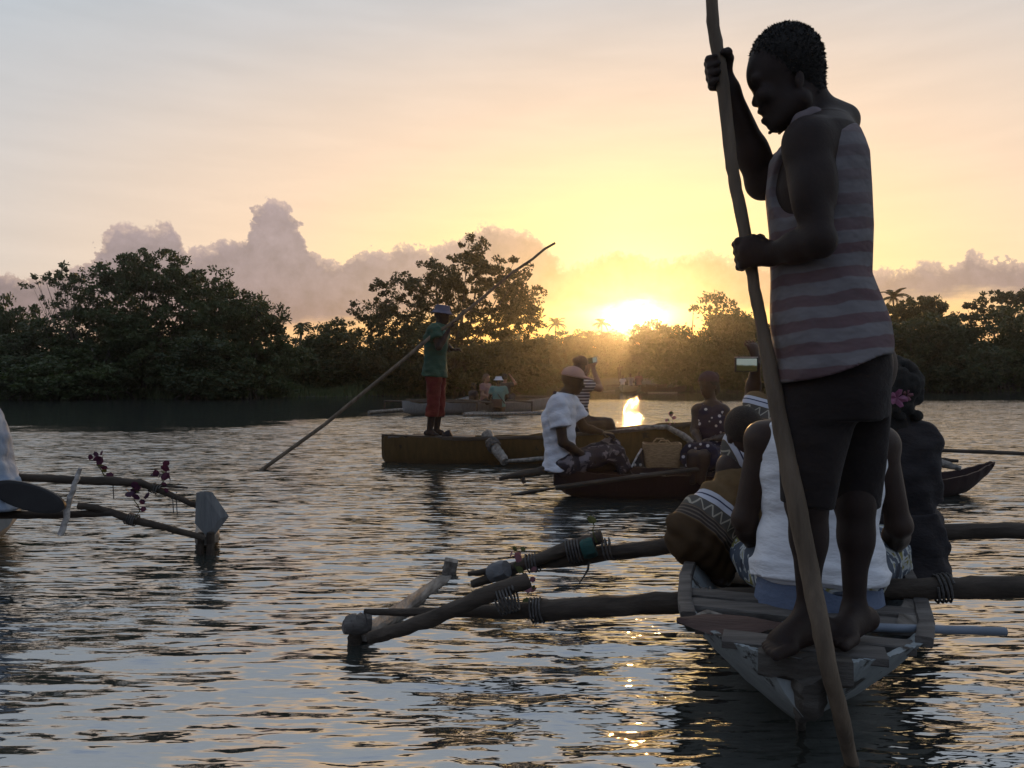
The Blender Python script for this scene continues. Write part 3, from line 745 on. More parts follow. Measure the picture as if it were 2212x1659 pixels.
# cloth and skin -----------------------------------------------------
def skin_mat(name, c, rough=.48):
    return material(name, tuple(np.array(c) * .85), tuple(np.array(c) * 1.15), rough, 14, bump=.12, bscale=120, spec=.22)
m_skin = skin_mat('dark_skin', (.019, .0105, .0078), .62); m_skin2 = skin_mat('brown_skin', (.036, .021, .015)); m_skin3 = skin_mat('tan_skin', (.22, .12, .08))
m_hair = material('black_hair', (.010, .009, .008), (.02, .017, .014), .75, 90, bump=.8, bscale=260)
def cloth(name, c, c2=None, rough=.9, folds=.5, fscale=9.0, stretch=(1, 1, 1.8)):
    m = material(name, c, c2 or tuple(np.array(c) * .85), rough, 5.0, stretch, bump=folds, bscale=fscale, spec=.12, sheen=.05)
    for n_ in m.node_tree.nodes:
        if n_.type == 'BUMP': n_.inputs['Distance'].default_value = .035
    return m
def pattern_mat(name, build, rough=.9, folds=.4, fscale=9.0):
    """cloth whose colour comes from build(t, object vector)"""
    m = bpy.data.materials.new(name); m.use_nodes = True; t = NT(m.node_tree); t.n.clear()
    tcx = t.add('ShaderNodeTexCoord'); vv = tcx.outputs['Object']
    b = t.add('ShaderNodeBsdfPrincipled'); b.inputs['Roughness'].default_value = rough; b.inputs['Specular IOR Level'].default_value = .12
    t.put(b.inputs['Base Color'], build(t, vv))
    bn = t.add('ShaderNodeBump'); bn.inputs['Strength'].default_value = folds; bn.inputs['Distance'].default_value = .035
    t.put(bn.inputs['Height'], t.noise(t.mapping(vv, (1, 1, 1.6)), fscale, 3.0, .5)); t.l.new(bn.outputs[0], b.inputs['Normal'])
    out = t.add('ShaderNodeOutputMaterial'); t.l.new(b.outputs[0], out.inputs[0])
    return m
def band(t, x, a, b, e=.0006):
    return t.m('MULTIPLY', t.mr(x, a - e, a + e), t.mr(x, b - e, b + e, 1.0, 0.0))
# ---------------------------------------------------------------- the standing man with the pole
def build_man():
    K = P
    base = P(1790, 1385, 2.04); base[2] = .30
    f = np.array([-.94, .34, 0]); l = np.array([-.34, -.94, 0])
    sd = Sdf(.0055)
    # torso
    def sec(v, fr, bk, Y=2.05): a = K((fr + bk) / 2, v, Y); return a, (bk - fr) / 2 / F * Y
    rows_b = [(830, 1712, 1893), (745, 1700, 1900), (670, 1702, 1878), (590, 1700, 1858), (500, 1682, 1862), (420, 1670, 1862), (350, 1674, 1860), (300, 1698, 1850), (268, 1718, 1826)]
    cs, rx = zip(*[sec(*r) for r in rows_b])
    ry = [.165, .165, .150, .145, .158, .172, .175, .158, .10]
    sd.u(ell(K(1810, 270, 2.11), (.052, .085, .052)), .03)
    sd.u(loft(cs, rx, ry, f, l, 2.2), .03)
    # trapezius, neck
    sd.u(cone(K(1775, 285, 2.06), K(1742, 205, 2.035), .062, .052), .04)
    sd.u(cone(K(1790, 262, 2.06), K(1765, 300, 1.93), .035, .05), .05)
    sd.u(cone(K(1790, 262, 2.06), K(1790, 300, 2.18), .035, .05), .05)
    # head: cranium, face, jaw
    Yh = 2.025; s = Yh / F
    sd.u(ell(K(1697, 131, Yh), (76 * s, .074, 71 * s)), .03)
    sd.u(ell(K(1668, 160, Yh), (54 * s, .060, 52 * s)), .02)
    sd.u(ell(K(1684, 214, Yh), (44 * s, .052, 58 * s)), .025)
    sd.u(cone(K(1728, 215, Yh - .045), K(1682, 262, Yh - .018), .030, .020), .025); sd.u(cone(K(1728, 215, Yh + .045), K(1682, 262, Yh + .018), .030, .020), .025)
    sd.u(cone(K(1634, 170, Yh - .03), K(1634, 170, Yh + .03), .013, .013), .012)           # brow
    sd.u(cone(K(1641, 190, Yh), K(1634, 221, Yh), .010, .0135), .009)                          # nose
    sd.u(ell(K(1643, 224, Yh - .014), (.010, .009, .008)), .006); sd.u(ell(K(1643, 224, Yh + .014), (.010, .009, .008)), .006)
    sd.u(ell(K(1650, 239, Yh), (.0175, .022, .0105)), .004)                                     # lips
    sd.u(ell(K(1659, 260, Yh), (.0190, .020, .0115)), .004)
    sd.u(ell(K(1675, 269, Yh), (.022, .024, .019)), .010)                                      # chin
    for q in (-1, 1):
        sd.u(ell(K(1650, 205, Yh + q * .035), (.022, .018, .020)), .02)                         # cheeks
        sd.cut(ell(K(1637, 188, Yh + q * .030), (.009, .011, .006)), .004)
        sd.u(ell(K(1649, 187, Yh + q * .030), (.0115, .012, .009)), .004)                       # eyes under lids
        sd.u(ell(K(1727, 172, Yh + q * .067), (.014, .006, .025)), .005)                        # ears
        sd.cut(ell(K(1723, 172, Yh + q * .083), (.009, .008, .017)), .003)
    # near (left) arm
    LS, LE, LW = K(1742, 304, 1.90), K(1767, 520, 1.84), K(1664, 549, 1.965)
    sd.u(ell(K(1745, 318, 1.90), (.061, .050, .073)), .03)
    sd.u(cone(LS, lerp(LS, LE, .45), .052, .049), .03); sd.u(cone(lerp(LS, LE, .4), LE, .049, .038), .03)
    sd.u(ell(lerp(LS, LE, .56) + np.array([-.020, -.012, 0]), (.038, .040, .072)), .014); sd.u(ell(lerp(LS, LE, .48) + np.array([.026, -.006, 0]), (.034, .038, .085)), .014)
    sd.u(ell(LE + np.array([.010, 0, -.004]), (.034, .034, .036)), .015)
    sd.u(cone(LE, lerp(LE, LW, .45), .038, .039), .02); sd.u(cone(lerp(LE, LW, .4), LW, .039, .027), .02)
    # far (right) arm
    RS, RE, RW = K(1772, 306, 2.19), K(1648, 394, 2.16), K(1577, 196, 2.075)
    sd.u(cone(RS, RE, .058, .046), .03); sd.u(ell(K(1646, 398, 2.17), (.034, .04, .036)), .02)
    sd.u(cone(RE, lerp(RE, RW, .35), .046, .045), .02); sd.u(cone(lerp(RE, RW, .3), RW, .045, .025), .02)
    # hands closed on the pole
    pd = POLE_DIR; r = .019
    grip(sd, pole_at(548), pd, (.30, -.95, 0), r + .001, LW, flip=-1, s=1.06)
    grip(sd, pole_at(150), pd, (.55, .83, 0), r - .001, RW, flip=1, s=1.06)
    # legs
    LH, LK, LA = K(1775, 830, 1.98), K(1742, 1085, 1.99), K(1748, 1328, 2.0)
    RH, RK, RA = K(1838, 830, 2.11), K(1846, 1085, 2.10), K(1846, 1325, 2.085)
    for A, B, C in ((LH, LK, LA), (RH, RK, RA)):
        sd.u(cone(A, B, .088, .050), .04); sd.u(ell(B, (.046, .046, .055)), .03)
        sd.u(cone(B, lerp(B, C, .32), .042, .041), .03); sd.u(cone(lerp(B, C, .28), C, .041, .0275), .03)
        sd.u(ell(lerp(B, C, .28) + np.array([.013, -.002, 0]), (.034, .036, .085)), .03)
    sd.u(ell(K(1850, 790, 2.0), (.09, .08, .10)), .04); sd.u(ell(K(1865, 790, 2.12), (.09, .08, .10)), .04)
    hl = K(1772, 1376, 2.03); tl = K(1652, 1421, 1.905); hl[2] = tl[2] = DECK + .001
    foot(sd, LA, hl, tl, 1.08)
    hr = K(1868, 1362, 2.11); tr = K(1797, 1392, 1.965); hr[2] = tr[2] = DECK + .001
    foot(sd, RA, hr, tr, 1.05)
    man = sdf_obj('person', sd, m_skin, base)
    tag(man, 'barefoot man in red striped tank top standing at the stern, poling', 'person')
    # hair: short curls with a bumpy outline
    hd = Sdf(.0045); hd.u(ell(K(1699, 128, Yh), (77 * s, .079, 75 * s)), .01)
    r_ = np.random.default_rng(8)
    hd.u(cone(K(1745, 160, Yh), K(1748, 200, Yh), .045, .042), .02)
    p1, p2 = K(1606, 119, Yh), K(1752, 214, Yh); tdir = p2 - p1; n_ = nrm(np.array([tdir[2], 0, -tdir[0]])); n_ = n_ if n_[2] > 0 else -n_
    hd.keep(lambda X, Y, Z: -((X - p1[0]) * n_[0] + (Z - p1[2]) * n_[2]) - .012 * np.sin((Y - Yh) * 30) ** 2)
    hd.disp(lambda X, Y, Z: 0.0010 * np.sin(X * 420 + 3 * np.sin(Z * 310)) * np.sin(Y * 390 + Z * 260))
    hair = sdf_obj('hair', hd, m_hair, base, man)
    hv = np.empty(len(hair.data.vertices) * 3, np.float32); hair.data.vertices.foreach_get('co', hv); hv = hv.reshape(-1, 3).astype(float)
    cc = K(1699, 128, Yh) - base; pick = r_.choice(len(hv), 5200); tv = []
    for p in hv[pick]:
        d = nrm(p - cc) + r_.normal(0, .55, 3); d = nrm(d); q = nrm(np.cross(d, r_.normal(size=3))) * .0022; e_ = p + d * r_.uniform(.003, .0085)
        tv += [p - q, p + q, e_ + np.cross(d, q) * .8]
    obj('curls', mesh_np('curls', np.array(tv), np.arange(len(tv)).reshape(-1, 3), m_hair), hair)['kind'] = 'stuff'
    bd = Sdf(.005); bd.u(ell(K(1680, 272, Yh), (.021, .022, .0165)), .006)
    for i in range(40):
        bd.u(ell(K(1680, 274, Yh) + r_.normal(0, 1, 3) * np.array([.012, .012, .007]) + np.array([0, 0, -.006]), np.array([.006] * 3)), .003)
    sdf_obj('beard', bd, m_hair, base, man)
    # tank top
    td = Sdf(.006)
    rows_t = [(840, 1668, 1918), (790, 1671, 1916), (745, 1670, 1914), (700, 1669, 1906), (650, 1670, 1890), (600, 1670, 1872), (500, 1667, 1875), (420, 1659, 1871), (350, 1666, 1867), (325, 1684, 1860), (302, 1706, 1853), (280, 1730, 1836)]
    cs, rx = zip(*[sec(*q) for q in rows_t])
    td.u(loft(cs, rx, [.232, .228, .218, .205, .190, .176, .172, .182, .186, .178, .152, .128], f, l, 2.35), .01)
    ph = lambda X, Y, Z: .009 * np.sin((X * 24 - Z * 15 + np.sin(Y * 16) * 1.0)) * np.clip((1.30 - Z) * 4, 0, 1) + .006 * np.sin(X * 46 - Z * 38 + Y * 9 + np.sin(Z * 20)) * np.clip((1.15 - Z) * 5, 0, 1)
    td.disp(ph)
    a1, a2 = K(1676, 823, 2.05), K(1916, 748, 2.05); dd = a2 - a1; hn = nrm(np.array([-dd[2], 0, dd[0]])); hn = hn if hn[2] > 0 else -hn
    td.keep(lambda X, Y, Z: -((X - a1[0]) * hn[0] + (Z - a1[2]) * hn[2]) + .006 * np.sin(X * 30 + Y * 10))
    td.cut(ell(K(1738, 364, 1.78), (72 * 1.88 / F, .225, 118 * 1.86 / F)), .004)     # near armhole
    td.cut(ell(K(1765, 365, 2.32), (.085, .16, .125)), .004)
    td.cut(ell(K(1790, 250, 2.07), (.098, .084, .062)), .004)                        # neck
    td.cut(ell(K(1712, 262, 2.05), (.055, .085, .075)), .004)
    sp_ = [K(1716, 292, 1.985), K(1732, 262, 1.972), K(1756, 252, 1.965), K(1782, 264, 1.958), K(1804, 290, 1.952), K(1818, 325, 1.950)]
    for i in range(5): td.u(cone(sp_[i], sp_[i+1], .024, .024), .008)
    def stripes(t, v):
        sp = t.add('ShaderNodeSeparateXYZ'); t.put(sp.inputs[0], v)
        z = t.m('ADD', sp.outputs[2], t.m('MULTIPLY', sp.outputs[0], -.10))
        z = t.m('ADD', z, t.m('MULTIPLY', t.noise(v, 7.0, 3.0), .035))
        fr_ = t.m('FRACT', t.m('MULTIPLY', z, 1 / .062))
        st = t.m('MULTIPLY', t.mr(fr_, .46, .52), t.mr(fr_, .94, .99, 1.0, 0.0))
        st = t.m('MULTIPLY', st, t.mr(sp.outputs[2], 1.10, 1.25, 1.0, .45))
        c_ = t.mix(st, (.185, .17, .172, 1), (.135, .085, .088, 1))
        return t.mix(t.mr(t.noise(v, 30, 4), .3, .7, 0, .35), c_, (.12, .105, .105, 1))
    m_tank = pattern_mat('striped_cotton', stripes, folds=.55, fscale=8)
    sdf_obj('tank_top', td, m_tank, base, man)
    hm = MB()   # stitched hem
    # shorts
    sh = Sdf(.007)
    rows_s = [(900, 1690, 1908), (850, 1688, 1909), (800, 1690, 1912), (735, 1692, 1908), (690, 1700, 1895)]
    cs, rx = zip(*[sec(*q, Y=2.04) for q in rows_s])
    sh.u(loft(cs, rx, [.17, .180, .176, .168, .155], f, l, 2.3), .01)
    sh.u(cone(K(1764, 880, 1.99), K(1742, 1092, 1.985), .100, .068, flat_end=True), .03)
    sh.u(cone(K(1842, 880, 2.11), K(1842, 1094, 2.13), .100, .074, flat_end=True), .03)
    sh.disp(lambda X, Y, Z: .0015 * np.sin(X * 40 + Z * 18 + Y * 14))
    sdf_obj('shorts', sh, cloth('black_shorts', (.016, .0125, .012), (.024, .019, .018), folds=.35, fscale=9), base, man)
    return man
DECK = .33
# the pole, from above the frame to under the water: (u, v, Y, width on the photo grid)
PL = [(1526, -160, 2.02, 22), (1537, 0, 2.025, 25), (1541, 60, 2.03, 27), (1552, 118, 2.03, 28), (1563, 205, 2.03, 28), (1580, 345, 2.02, 26), (1590, 410, 2.02, 27), (1609, 500, 2.01, 27), (1623, 580, 2.01, 25.5), (1632, 640, 2.0, 26),
      (1645, 700, 2.0, 27), (1662, 790, 1.99, 31), (1679, 880, 1.97, 36), (1700, 985, 1.95, 40), (1722, 1100, 1.93, 42), (1748, 1230, 1.92, 40), (1772, 1350, 1.865, 40), (1791, 1450, 1.845, 38), (1815, 1540, 1.885, 35), (1828, 1600, 1.95, 32), (1842, 1660, 2.02, 30), (1868, 1790, 2.06, 28)]
pole_pts = [P(u, v, Y) for u, v, Y, w_ in PL]
def pole_at(v):
    vs = [q[1] for q in PL]; i = max(0, min(len(vs) - 2, int(np.searchsorted(vs, v)) - 1)); tt = (v - vs[i]) / (vs[i+1] - vs[i]); return lerp(pole_pts[i], pole_pts[i+1], tt)
POLE_DIR = nrm(pole_pts[3] - pole_pts[9])
m_pole = material('pole_wood', (.085, .062, .042), (.17, .125, .085), .75, 3.0, (6, 6, 1.0), bump=.5, bscale=14)
mb = MB(); fine = []; rad = []
for i in range(len(pole_pts) - 1):
    for q in np.linspace(0, 1, 4, endpoint=False):
        fine.append(lerp(pole_pts[i], pole_pts[i+1], q)); rad.append(((PL[i][3] * (1 - q) + PL[i+1][3] * q) / 2 / F * PL[i][2]))
rr = random.Random(2); mb.tube([p + np.array([rr.uniform(-.0012, .0012), 0, 0]) for p in fine], [r * rr.uniform(.96, 1.05) for r in rad], 14, .03)
pole_o = thing('punting_pole', mb, m_pole, pole_pts[-1], 'long peeled wooden pole gripped by the standing man at the stern', 'pole')
man = build_man()
# ---------------------------------------------------------------- seated and standing people
def person(J, skin, h, label, s=1.0, hair=None, clothes=(), lat=None, hands=True, group=None, bulk=1.0, finger=True, armb=None):
    """J: joints as world points. pel, chest, neck, head, face (direction), shL.. etc."""
    j = {k: (np.asarray(v, float)) for k, v in J.items()}; armb = bulk if armb is None else armb
    base = j.get('base', lerp(j['hiL'], j['hiR'], .5) + np.array([0, 0, -.10 * s]))
    up = nrm(j['neck'] - j['pel']); lt = nrm(j['shL'] - j['shR']) if lat is None else nrm(lat); fr = nrm(np.cross(lt, up))
    sh_w = np.linalg.norm(j['shL'] - j['shR']) / 2; pel, neck = j['pel'], j['neck']; chest = j.get('chest', lerp(pel, neck, .68))
    spine = [pel - up * .07 * s, pel, lerp(pel, chest, .45), chest, lerp(chest, neck, .55), neck]
    rf = np.array([.095, .112, .100, .118, .095, .060]) * s * bulk; rl = np.array([.140, .165, .140, .160, .150, .07]) * s * bulk
    def torso(infl=0.0, lo=0, k=2.3): return loft(spine[lo:], rf[lo:] + infl, rl[lo:] + infl, fr, lt, k)
    sd = Sdf(h); sd.u(torso(), .03)
    head = j['head']; fd = nrm(j['face']); hu = nrm(head - neck); hu = nrm(np.array([0, 0, 1.0]) * .75 + hu * .25); hl = nrm(np.cross(hu, fd)); hu = np.cross(fd, hl)
    R = np.stack([fd, hl, hu], 1)
    def hp(a, b, c): return head + (fd * a + hl * b + hu * c) * s
    sd.u(cone(neck - up * .02, head - hu * .05 * s, .052 * s, .050 * s), .03)
    sd.u(ell(hp(-.008, 0, .022), np.array([.098, .076, .092]) * s, R), .02)
    sd.u(ell(hp(.030, 0, -.045), np.array([.060, .056, .070]) * s, R), .03)
    sd.u(ell(hp(.062, 0, -.098), np.array([.020, .022, .018]) * s, R), .015)
    sd.u(cone(hp(.088, 0, -.005), hp(.104, 0, -.034), .009 * s, .013 * s), .008)
    sd.u(ell(hp(.086, 0, -.063), np.array([.014, .022, .009]) * s, R), .005); sd.u(ell(hp(.083, 0, -.078), np.array([.014, .020, .009]) * s, R), .005)
    sd.u(cone(hp(.078, -.03, .018), hp(.078, .03, .018), .013 * s, .013 * s), .012)
    for q in (-1, 1):
        sd.u(ell(hp(-.005, .074 * q, -.018), np.array([.017, .009, .028]) * s, R), .005); sd.cut(ell(hp(.085, .030 * q, .0), np.array([.012, .013, .008]) * s, R))
    for q in 'LR':
        S_, E_, W_ = j['sh' + q], j['el' + q], j['wr' + q]
        sd.u(cone(lerp(neck, chest, .35), S_, .055 * s, .055 * s), .04); sd.u(ell(S_, np.array([.056, .056, .060]) * s * armb), .03)
        sd.u(cone(S_, E_, .052 * s * armb, .040 * s * armb), .025); sd.u(cone(E_, lerp(E_, W_, .4), .041 * s, .040 * s), .02); sd.u(cone(lerp(E_, W_, .35), W_, .040 * s, .026 * s), .02)
        if hands:
            hd = j.get('hd' + q, nrm(W_ - E_)); pn = j.get('pn' + q, np.array([0, 0, -1.0]) + .2 * fr)
            if finger: open_hand(sd, W_, hd, pn, s, j.get('curl' + q, np.array(.6)).item() if 'curl' + q in j else .6)
            else: sd.u(cone(W_, W_ + nrm(hd) * .10 * s, .028 * s, .030 * s, (pn, .5)), .015)
        Hp, Kn, An = j['hi' + q], j['kn' + q], j['an' + q]
        sd.u(cone(Hp, Kn, .088 * s * bulk, .056 * s), .04); sd.u(cone(Kn, lerp(Kn, An, .3), .054 * s, .054 * s), .03); sd.u(cone(lerp(Kn, An, .25), An, .054 * s, .034 * s), .03)
        if 'to' + q in j:
            hee = An + np.array([0, 0, -.07 * s]) - nrm((j['to' + q] - An) * np.array([1, 1, 0])) * .04 * s; hee[2] = j['to' + q][2]; foot(sd, An, hee, j['to' + q], s)
    o = sdf_obj('person', sd, skin, base); tag(o, label, 'person', group)
    for c in clothes:
        g = Sdf(c.get('h', h)); fi = c.get('infl', .012)
        if c['kind'] == 'top':
            g.u(torso(fi), .02)
            for q in 'LR':
                if c.get('sleeve', 0) > 0:
                    S_, E_, W_ = j['sh' + q], j['el' + q], j['wr' + q]; sl_ = c['sleeve']
                    g.u(cone(lerp(neck, chest, .35), S_, .055 * s + fi, .055 * s + fi), .04)
                    if sl_ <= 1: g.u(cone(S_, lerp(S_, E_, sl_), .056 * s * bulk + fi, .052 * s * bulk + fi + c.get('flare', .006), flat_end=True), .02)
                    else:
                        g.u(cone(S_, E_, .056 * s * bulk + fi, .045 * s + fi), .02); g.u(cone(E_, lerp(E_, W_, sl_ - 1), .046 * s + fi, .036 * s + fi + c.get('flare', .006), flat_end=True), .02)
                elif c.get('arm', True):
                    S_ = j['sh' + q]; a_ = nrm(S_ - lerp(j['shL'], j['shR'], .5))
                    g.cut(ell(S_ + a_ * .035 * s + up * -.03, np.array([.085, .085, .13]) * s * c.get('ah', 1.0)), .004)
            if c.get('long', 0): g.u(loft([pel - up * c['long'], pel], np.array([rf[1] + fi + c.get('hemf', .02)] + [rf[1] + fi]), np.array([rl[1] + fi + c.get('hemf', .02)] + [rl[1] + fi]), fr, lt, 2.4, True), .02)
            nk = c.get('neck', .075); g.cut(ell(neck + up * c.get('nku', .02) + fr * c.get('nkf', .015), np.array([nk, nk, c.get('nkd', .05)]) * s), .004)
            if c.get('cutlow') is not None:
                z0 = c['cutlow']; g.keep(lambda X, Y, Z, z0=z0: (z0 - Z) + 0 * X + 0 * Y)
        elif c['kind'] == 'bottom':
            g.u(loft(spine[:3], rf[:3] + fi, rl[:3] + fi, fr, lt, 2.3), .02)
            for q in 'LR':
                Hp, Kn, An = j['hi' + q], j['kn' + q], j['an' + q]; L = c.get('leg', .9)
                if L <= 1: g.u(cone(Hp, lerp(Hp, Kn, L), .09 * s * bulk + fi, .066 * s + fi + c.get('flare', .008), flat_end=True), .03)
                else:
                    g.u(cone(Hp, Kn, .09 * s * bulk + fi, .060 * s + fi), .03); g.u(cone(Kn, lerp(Kn, An, L - 1), .060 * s + fi, .050 * s + fi + c.get('flare', .008), flat_end=True), .03)
        for e in c.get('extra', ()): g.u(e, .03)
        for e in c.get('cuts', ()): g.cut(e, .004)
        am = c.get('fold', .004)
        if am: g.disp(lambda X, Y, Z, am=am: am * np.sin(X * 38 + Z * 30 + np.sin(Y * 21) * 2) + am * .7 * np.sin(Z * 70 - X * 22 + Y * 17))
        sdf_obj(c['name'], g, c['mat'], base, o)
    if hair:
        kind, hm = hair['kind'], hair['mat']; hd = Sdf(min(h, .009) if kind != 'crop' else h)
        r_ = np.random.default_rng(4)
        hd.u(ell(hp(-.014, 0, .030), np.array([.103, .082, .098]) * s, R), .01)
        if kind in ('bun', 'long'):
            hd.u(ell(hp(-.05, 0, -.04), np.array([.07, .075, .08]) * s, R), .03)
        if kind == 'curly':
            for i in range(160):
                d = nrm(r_.normal(size=3)); hd.u(ell(hp(-.02 + .105 * d[0], .09 * d[1], .035 + .10 * d[2]), np.array([.022] * 3) * s * r_.uniform(.7, 1.3)), .006)
            for i in range(60): hd.u(ell(hp(-.07 + r_.uniform(-.03, .03), r_.uniform(-.08, .08), r_.uniform(-.11, .02)), np.array([.022] * 3) * s * r_.uniform(.7, 1.3)), .008)
        if kind == 'long':
            for i in range(14): hd.u(cone(hp(-.07, r_.uniform(-.06, .06), -.02), hp(-.09 + r_.uniform(-.02, .02), r_.uniform(-.08, .08), -.26 - r_.uniform(0, .08)), .022 * s, .012 * s), .012)
        if kind == 'bun': hd.u(ell(hp(-.10, 0, .07), np.array([.05, .05, .045]) * s, R), .01)
        p0 = hp(.035, 0, .052); nn = nrm(fd * .82 - hu * .57)
        hd.keep(lambda X, Y, Z: (X - p0[0]) * nn[0] + (Y - p0[1]) * nn[1] + (Z - p0[2]) * nn[2] - .02)
        sdf_obj('hair', hd, hm, base, o)
    return o, dict(base=base, hp=hp, R=R, fr=fr, lt=lt, up=up, head=head)
def hat(o, info, kind, mat, h=.008, s=1.0, name='hat'):
    hp, R = info['hp'], info['R']; g = Sdf(h)
    if kind == 'cap':
        g.u(ell(hp(-.008, 0, .040), np.array([.108, .088, .088]) * s, R), .01)
        g.u(ell(hp(.105, 0, .045), np.array([.080, .070, .012]) * s, R), .012)
        p0 = hp(0, 0, .030); nn = -R[:, 2]; g.keep(lambda X, Y, Z: (X - p0[0]) * nn[0] + (Y - p0[1]) * nn[1] + (Z - p0[2]) * nn[2])
    elif kind == 'bucket':
        c0, c1, c2 = hp(-.005, 0, .125), hp(-.005, 0, .055), hp(-.005, 0, .018)
        g.u(loft([c1, c0], [.105 * s, .085 * s], [.090 * s, .074 * s], R[:, 0], R[:, 1], 2.2, True), .006)
        g.u(loft([c2, c1], [.150 * s, .103 * s], [.135 * s, .09 * s], R[:, 0], R[:, 1], 2.0, True), .012)
        g.cut(ell(hp(-.005, 0, .0), np.array([.135, .118, .032]) * s, R))
    sdf_obj(name, g, mat, info['base'], o)

m_white = cloth('white_cotton', (.72, .72, .74), (.64, .65, .68), folds=.5, fscale=4.5, stretch=(1.2, 1.2, 3.6))
m_tee = cloth('white_tee', (.60, .60, .63), (.50, .50, .54), folds=.5)
m_dark = cloth('dark_cloth', (.022, .020, .022), (.035, .03, .03))
m_blue = cloth('denim', (.10, .13, .20), (.14, .17, .24))

# P2: seated in front of the man, back to the camera
def build_white_tank():
    Y0 = 2.60; a = lambda u, v, Y=Y0: P(u, v, Y)
    up = np.array([0, 0, 1.0])
    J = dict(pel=a(1768, 1225, 2.47), chest=a(1772, 1000, 2.53), neck=a(1775, 880, 2.58), head=a(1776, 815, 2.64), face=(.15, .98, -.12),
             shL=a(1648, 950, 2.57), shR=a(1902, 960, 2.55), elL=a(1608, 1122, 2.58), elR=a(1942, 1135, 2.55), wrL=a(1632, 1185, 2.80), wrR=a(1925, 1195, 2.78),
             hdL=(.3, .9, -.2), hdR=(-.2, .9, -.2), hiL=a(1708, 1245, 2.52), hiR=a(1832, 1245, 2.50), knL=a(1640, 1195, 2.9), knR=a(1905, 1195, 2.9), anL=a(1700, 1240, 3.12), anR=a(1850, 1240, 3.12))
    def shorts_c(t, v):
        n1 = t.noise(t.mapping(v, (6, 6, 9)), 1.4, 3.0, .6, 1.2); n2 = t.noise(v, 11, 2.0)
        c = t.mix(t.mr(n1, .50, .53), (.075, .09, .115, 1), (.42, .44, .44, 1)); c = t.mix(t.mr(n1, .58, .60), c, (.22, .20, .07, 1))
        return t.mix(t.mr(n2, .60, .63), c, (.04, .045, .06, 1))
    clothes = [dict(kind='top', name='tank_top', mat=m_white, infl=.012, h=.007, sleeve=0, ah=.62, fold=.0022, neck=.085, nkd=.075, nku=.01, cutlow=a(1768, 1268, 2.35)[2], long=.05, hemf=.004),
               dict(kind='bottom', name='shorts', mat=pattern_mat('printed_shorts', shorts_c), infl=.004, leg=.98, flare=.04, h=.009)]
    o, inf = person(J, m_skin2, .0085, 'broad person in white tank top seated right in front of the standing man', s=1.06, hair=dict(kind='crop', mat=m_hair), clothes=clothes, bulk=1.16, armb=.93)
    # waistband showing under the top
    g = Sdf(.008); g.u(loft([a(1768, 1300, 2.47), a(1768, 1240, 2.47)], [.145, .130], [.208, .195], (0, 1, 0), (1, 0, 0), 2.3), .03)
    sdf_obj('waistband', g, m_blue, inf['base'], o)
build_white_tank()

# P3: in a banded woven kaftan, leaning left over the gunwale
def kaftan_mat(name, axis_p, axis_d):
    ad = nrm(axis_d)
    def build(t, v):
        vm = t.add('ShaderNodeVectorMath', operation='DOT_PRODUCT'); sb = t.add('ShaderNodeVectorMath', operation='SUBTRACT')
        t.put(sb.inputs[0], v); sb.inputs[1].default_value = tuple(map(float, axis_p)); t.l.new(sb.outputs[0], vm.inputs[0]); vm.inputs[1].default_value = tuple(map(float, ad))
        x = vm.outputs['Value']; x = t.m('ADD', x, t.m('MULTIPLY', t.noise(v, 6.0), .012))
        sp = t.add('ShaderNodeSeparateXYZ'); t.put(sp.inputs[0], v)
        y = t.m('ADD', t.m('MULTIPLY', sp.outputs[0], .78), t.m('MULTIPLY', sp.outputs[2], -.62))
        c = t.mix(t.mr(t.noise(v, 18.0), .35, .65), (.10, .062, .028, 1), (.135, .086, .042, 1))
        c = t.mix(band(t, x, .055, .097), c, (.46, .47, .52, 1)); c = t.mix(band(t, x, .071, .077), c, (.025, .03, .07, 1))
        c = t.mix(band(t, x, .099, .150), c, (.085, .078, .068, 1))
        zz = t.m('ABSOLUTE', t.m('SUBTRACT', t.m('FRACT', t.m('MULTIPLY', y, 24.0)), .5))
        d1 = t.m('ABSOLUTE', t.m('SUBTRACT', t.m('MULTIPLY', t.m('SUBTRACT', x, .102), 1 / .09), zz))
        zig = t.m('MULTIPLY', t.mr(d1, .05, .09, 1.0, 0.0), band(t, x, .103, .146)); c = t.mix(zig, c, (.34, .31, .25, 1))
        st = t.m('MULTIPLY', t.mr(t.m('SINE', t.m('MULTIPLY', x, 420.0)), .2, .5), band(t, x, .152, .198)); c = t.mix(band(t, x, .152, .198), c, (.045, .036, .03, 1)); c = t.mix(st, c, (.13, .105, .085, 1))
        return t.mix(t.mr(x, .199, .205), c, (.055, .034, .018, 1))
    return pattern_mat(name, build, folds=.25)
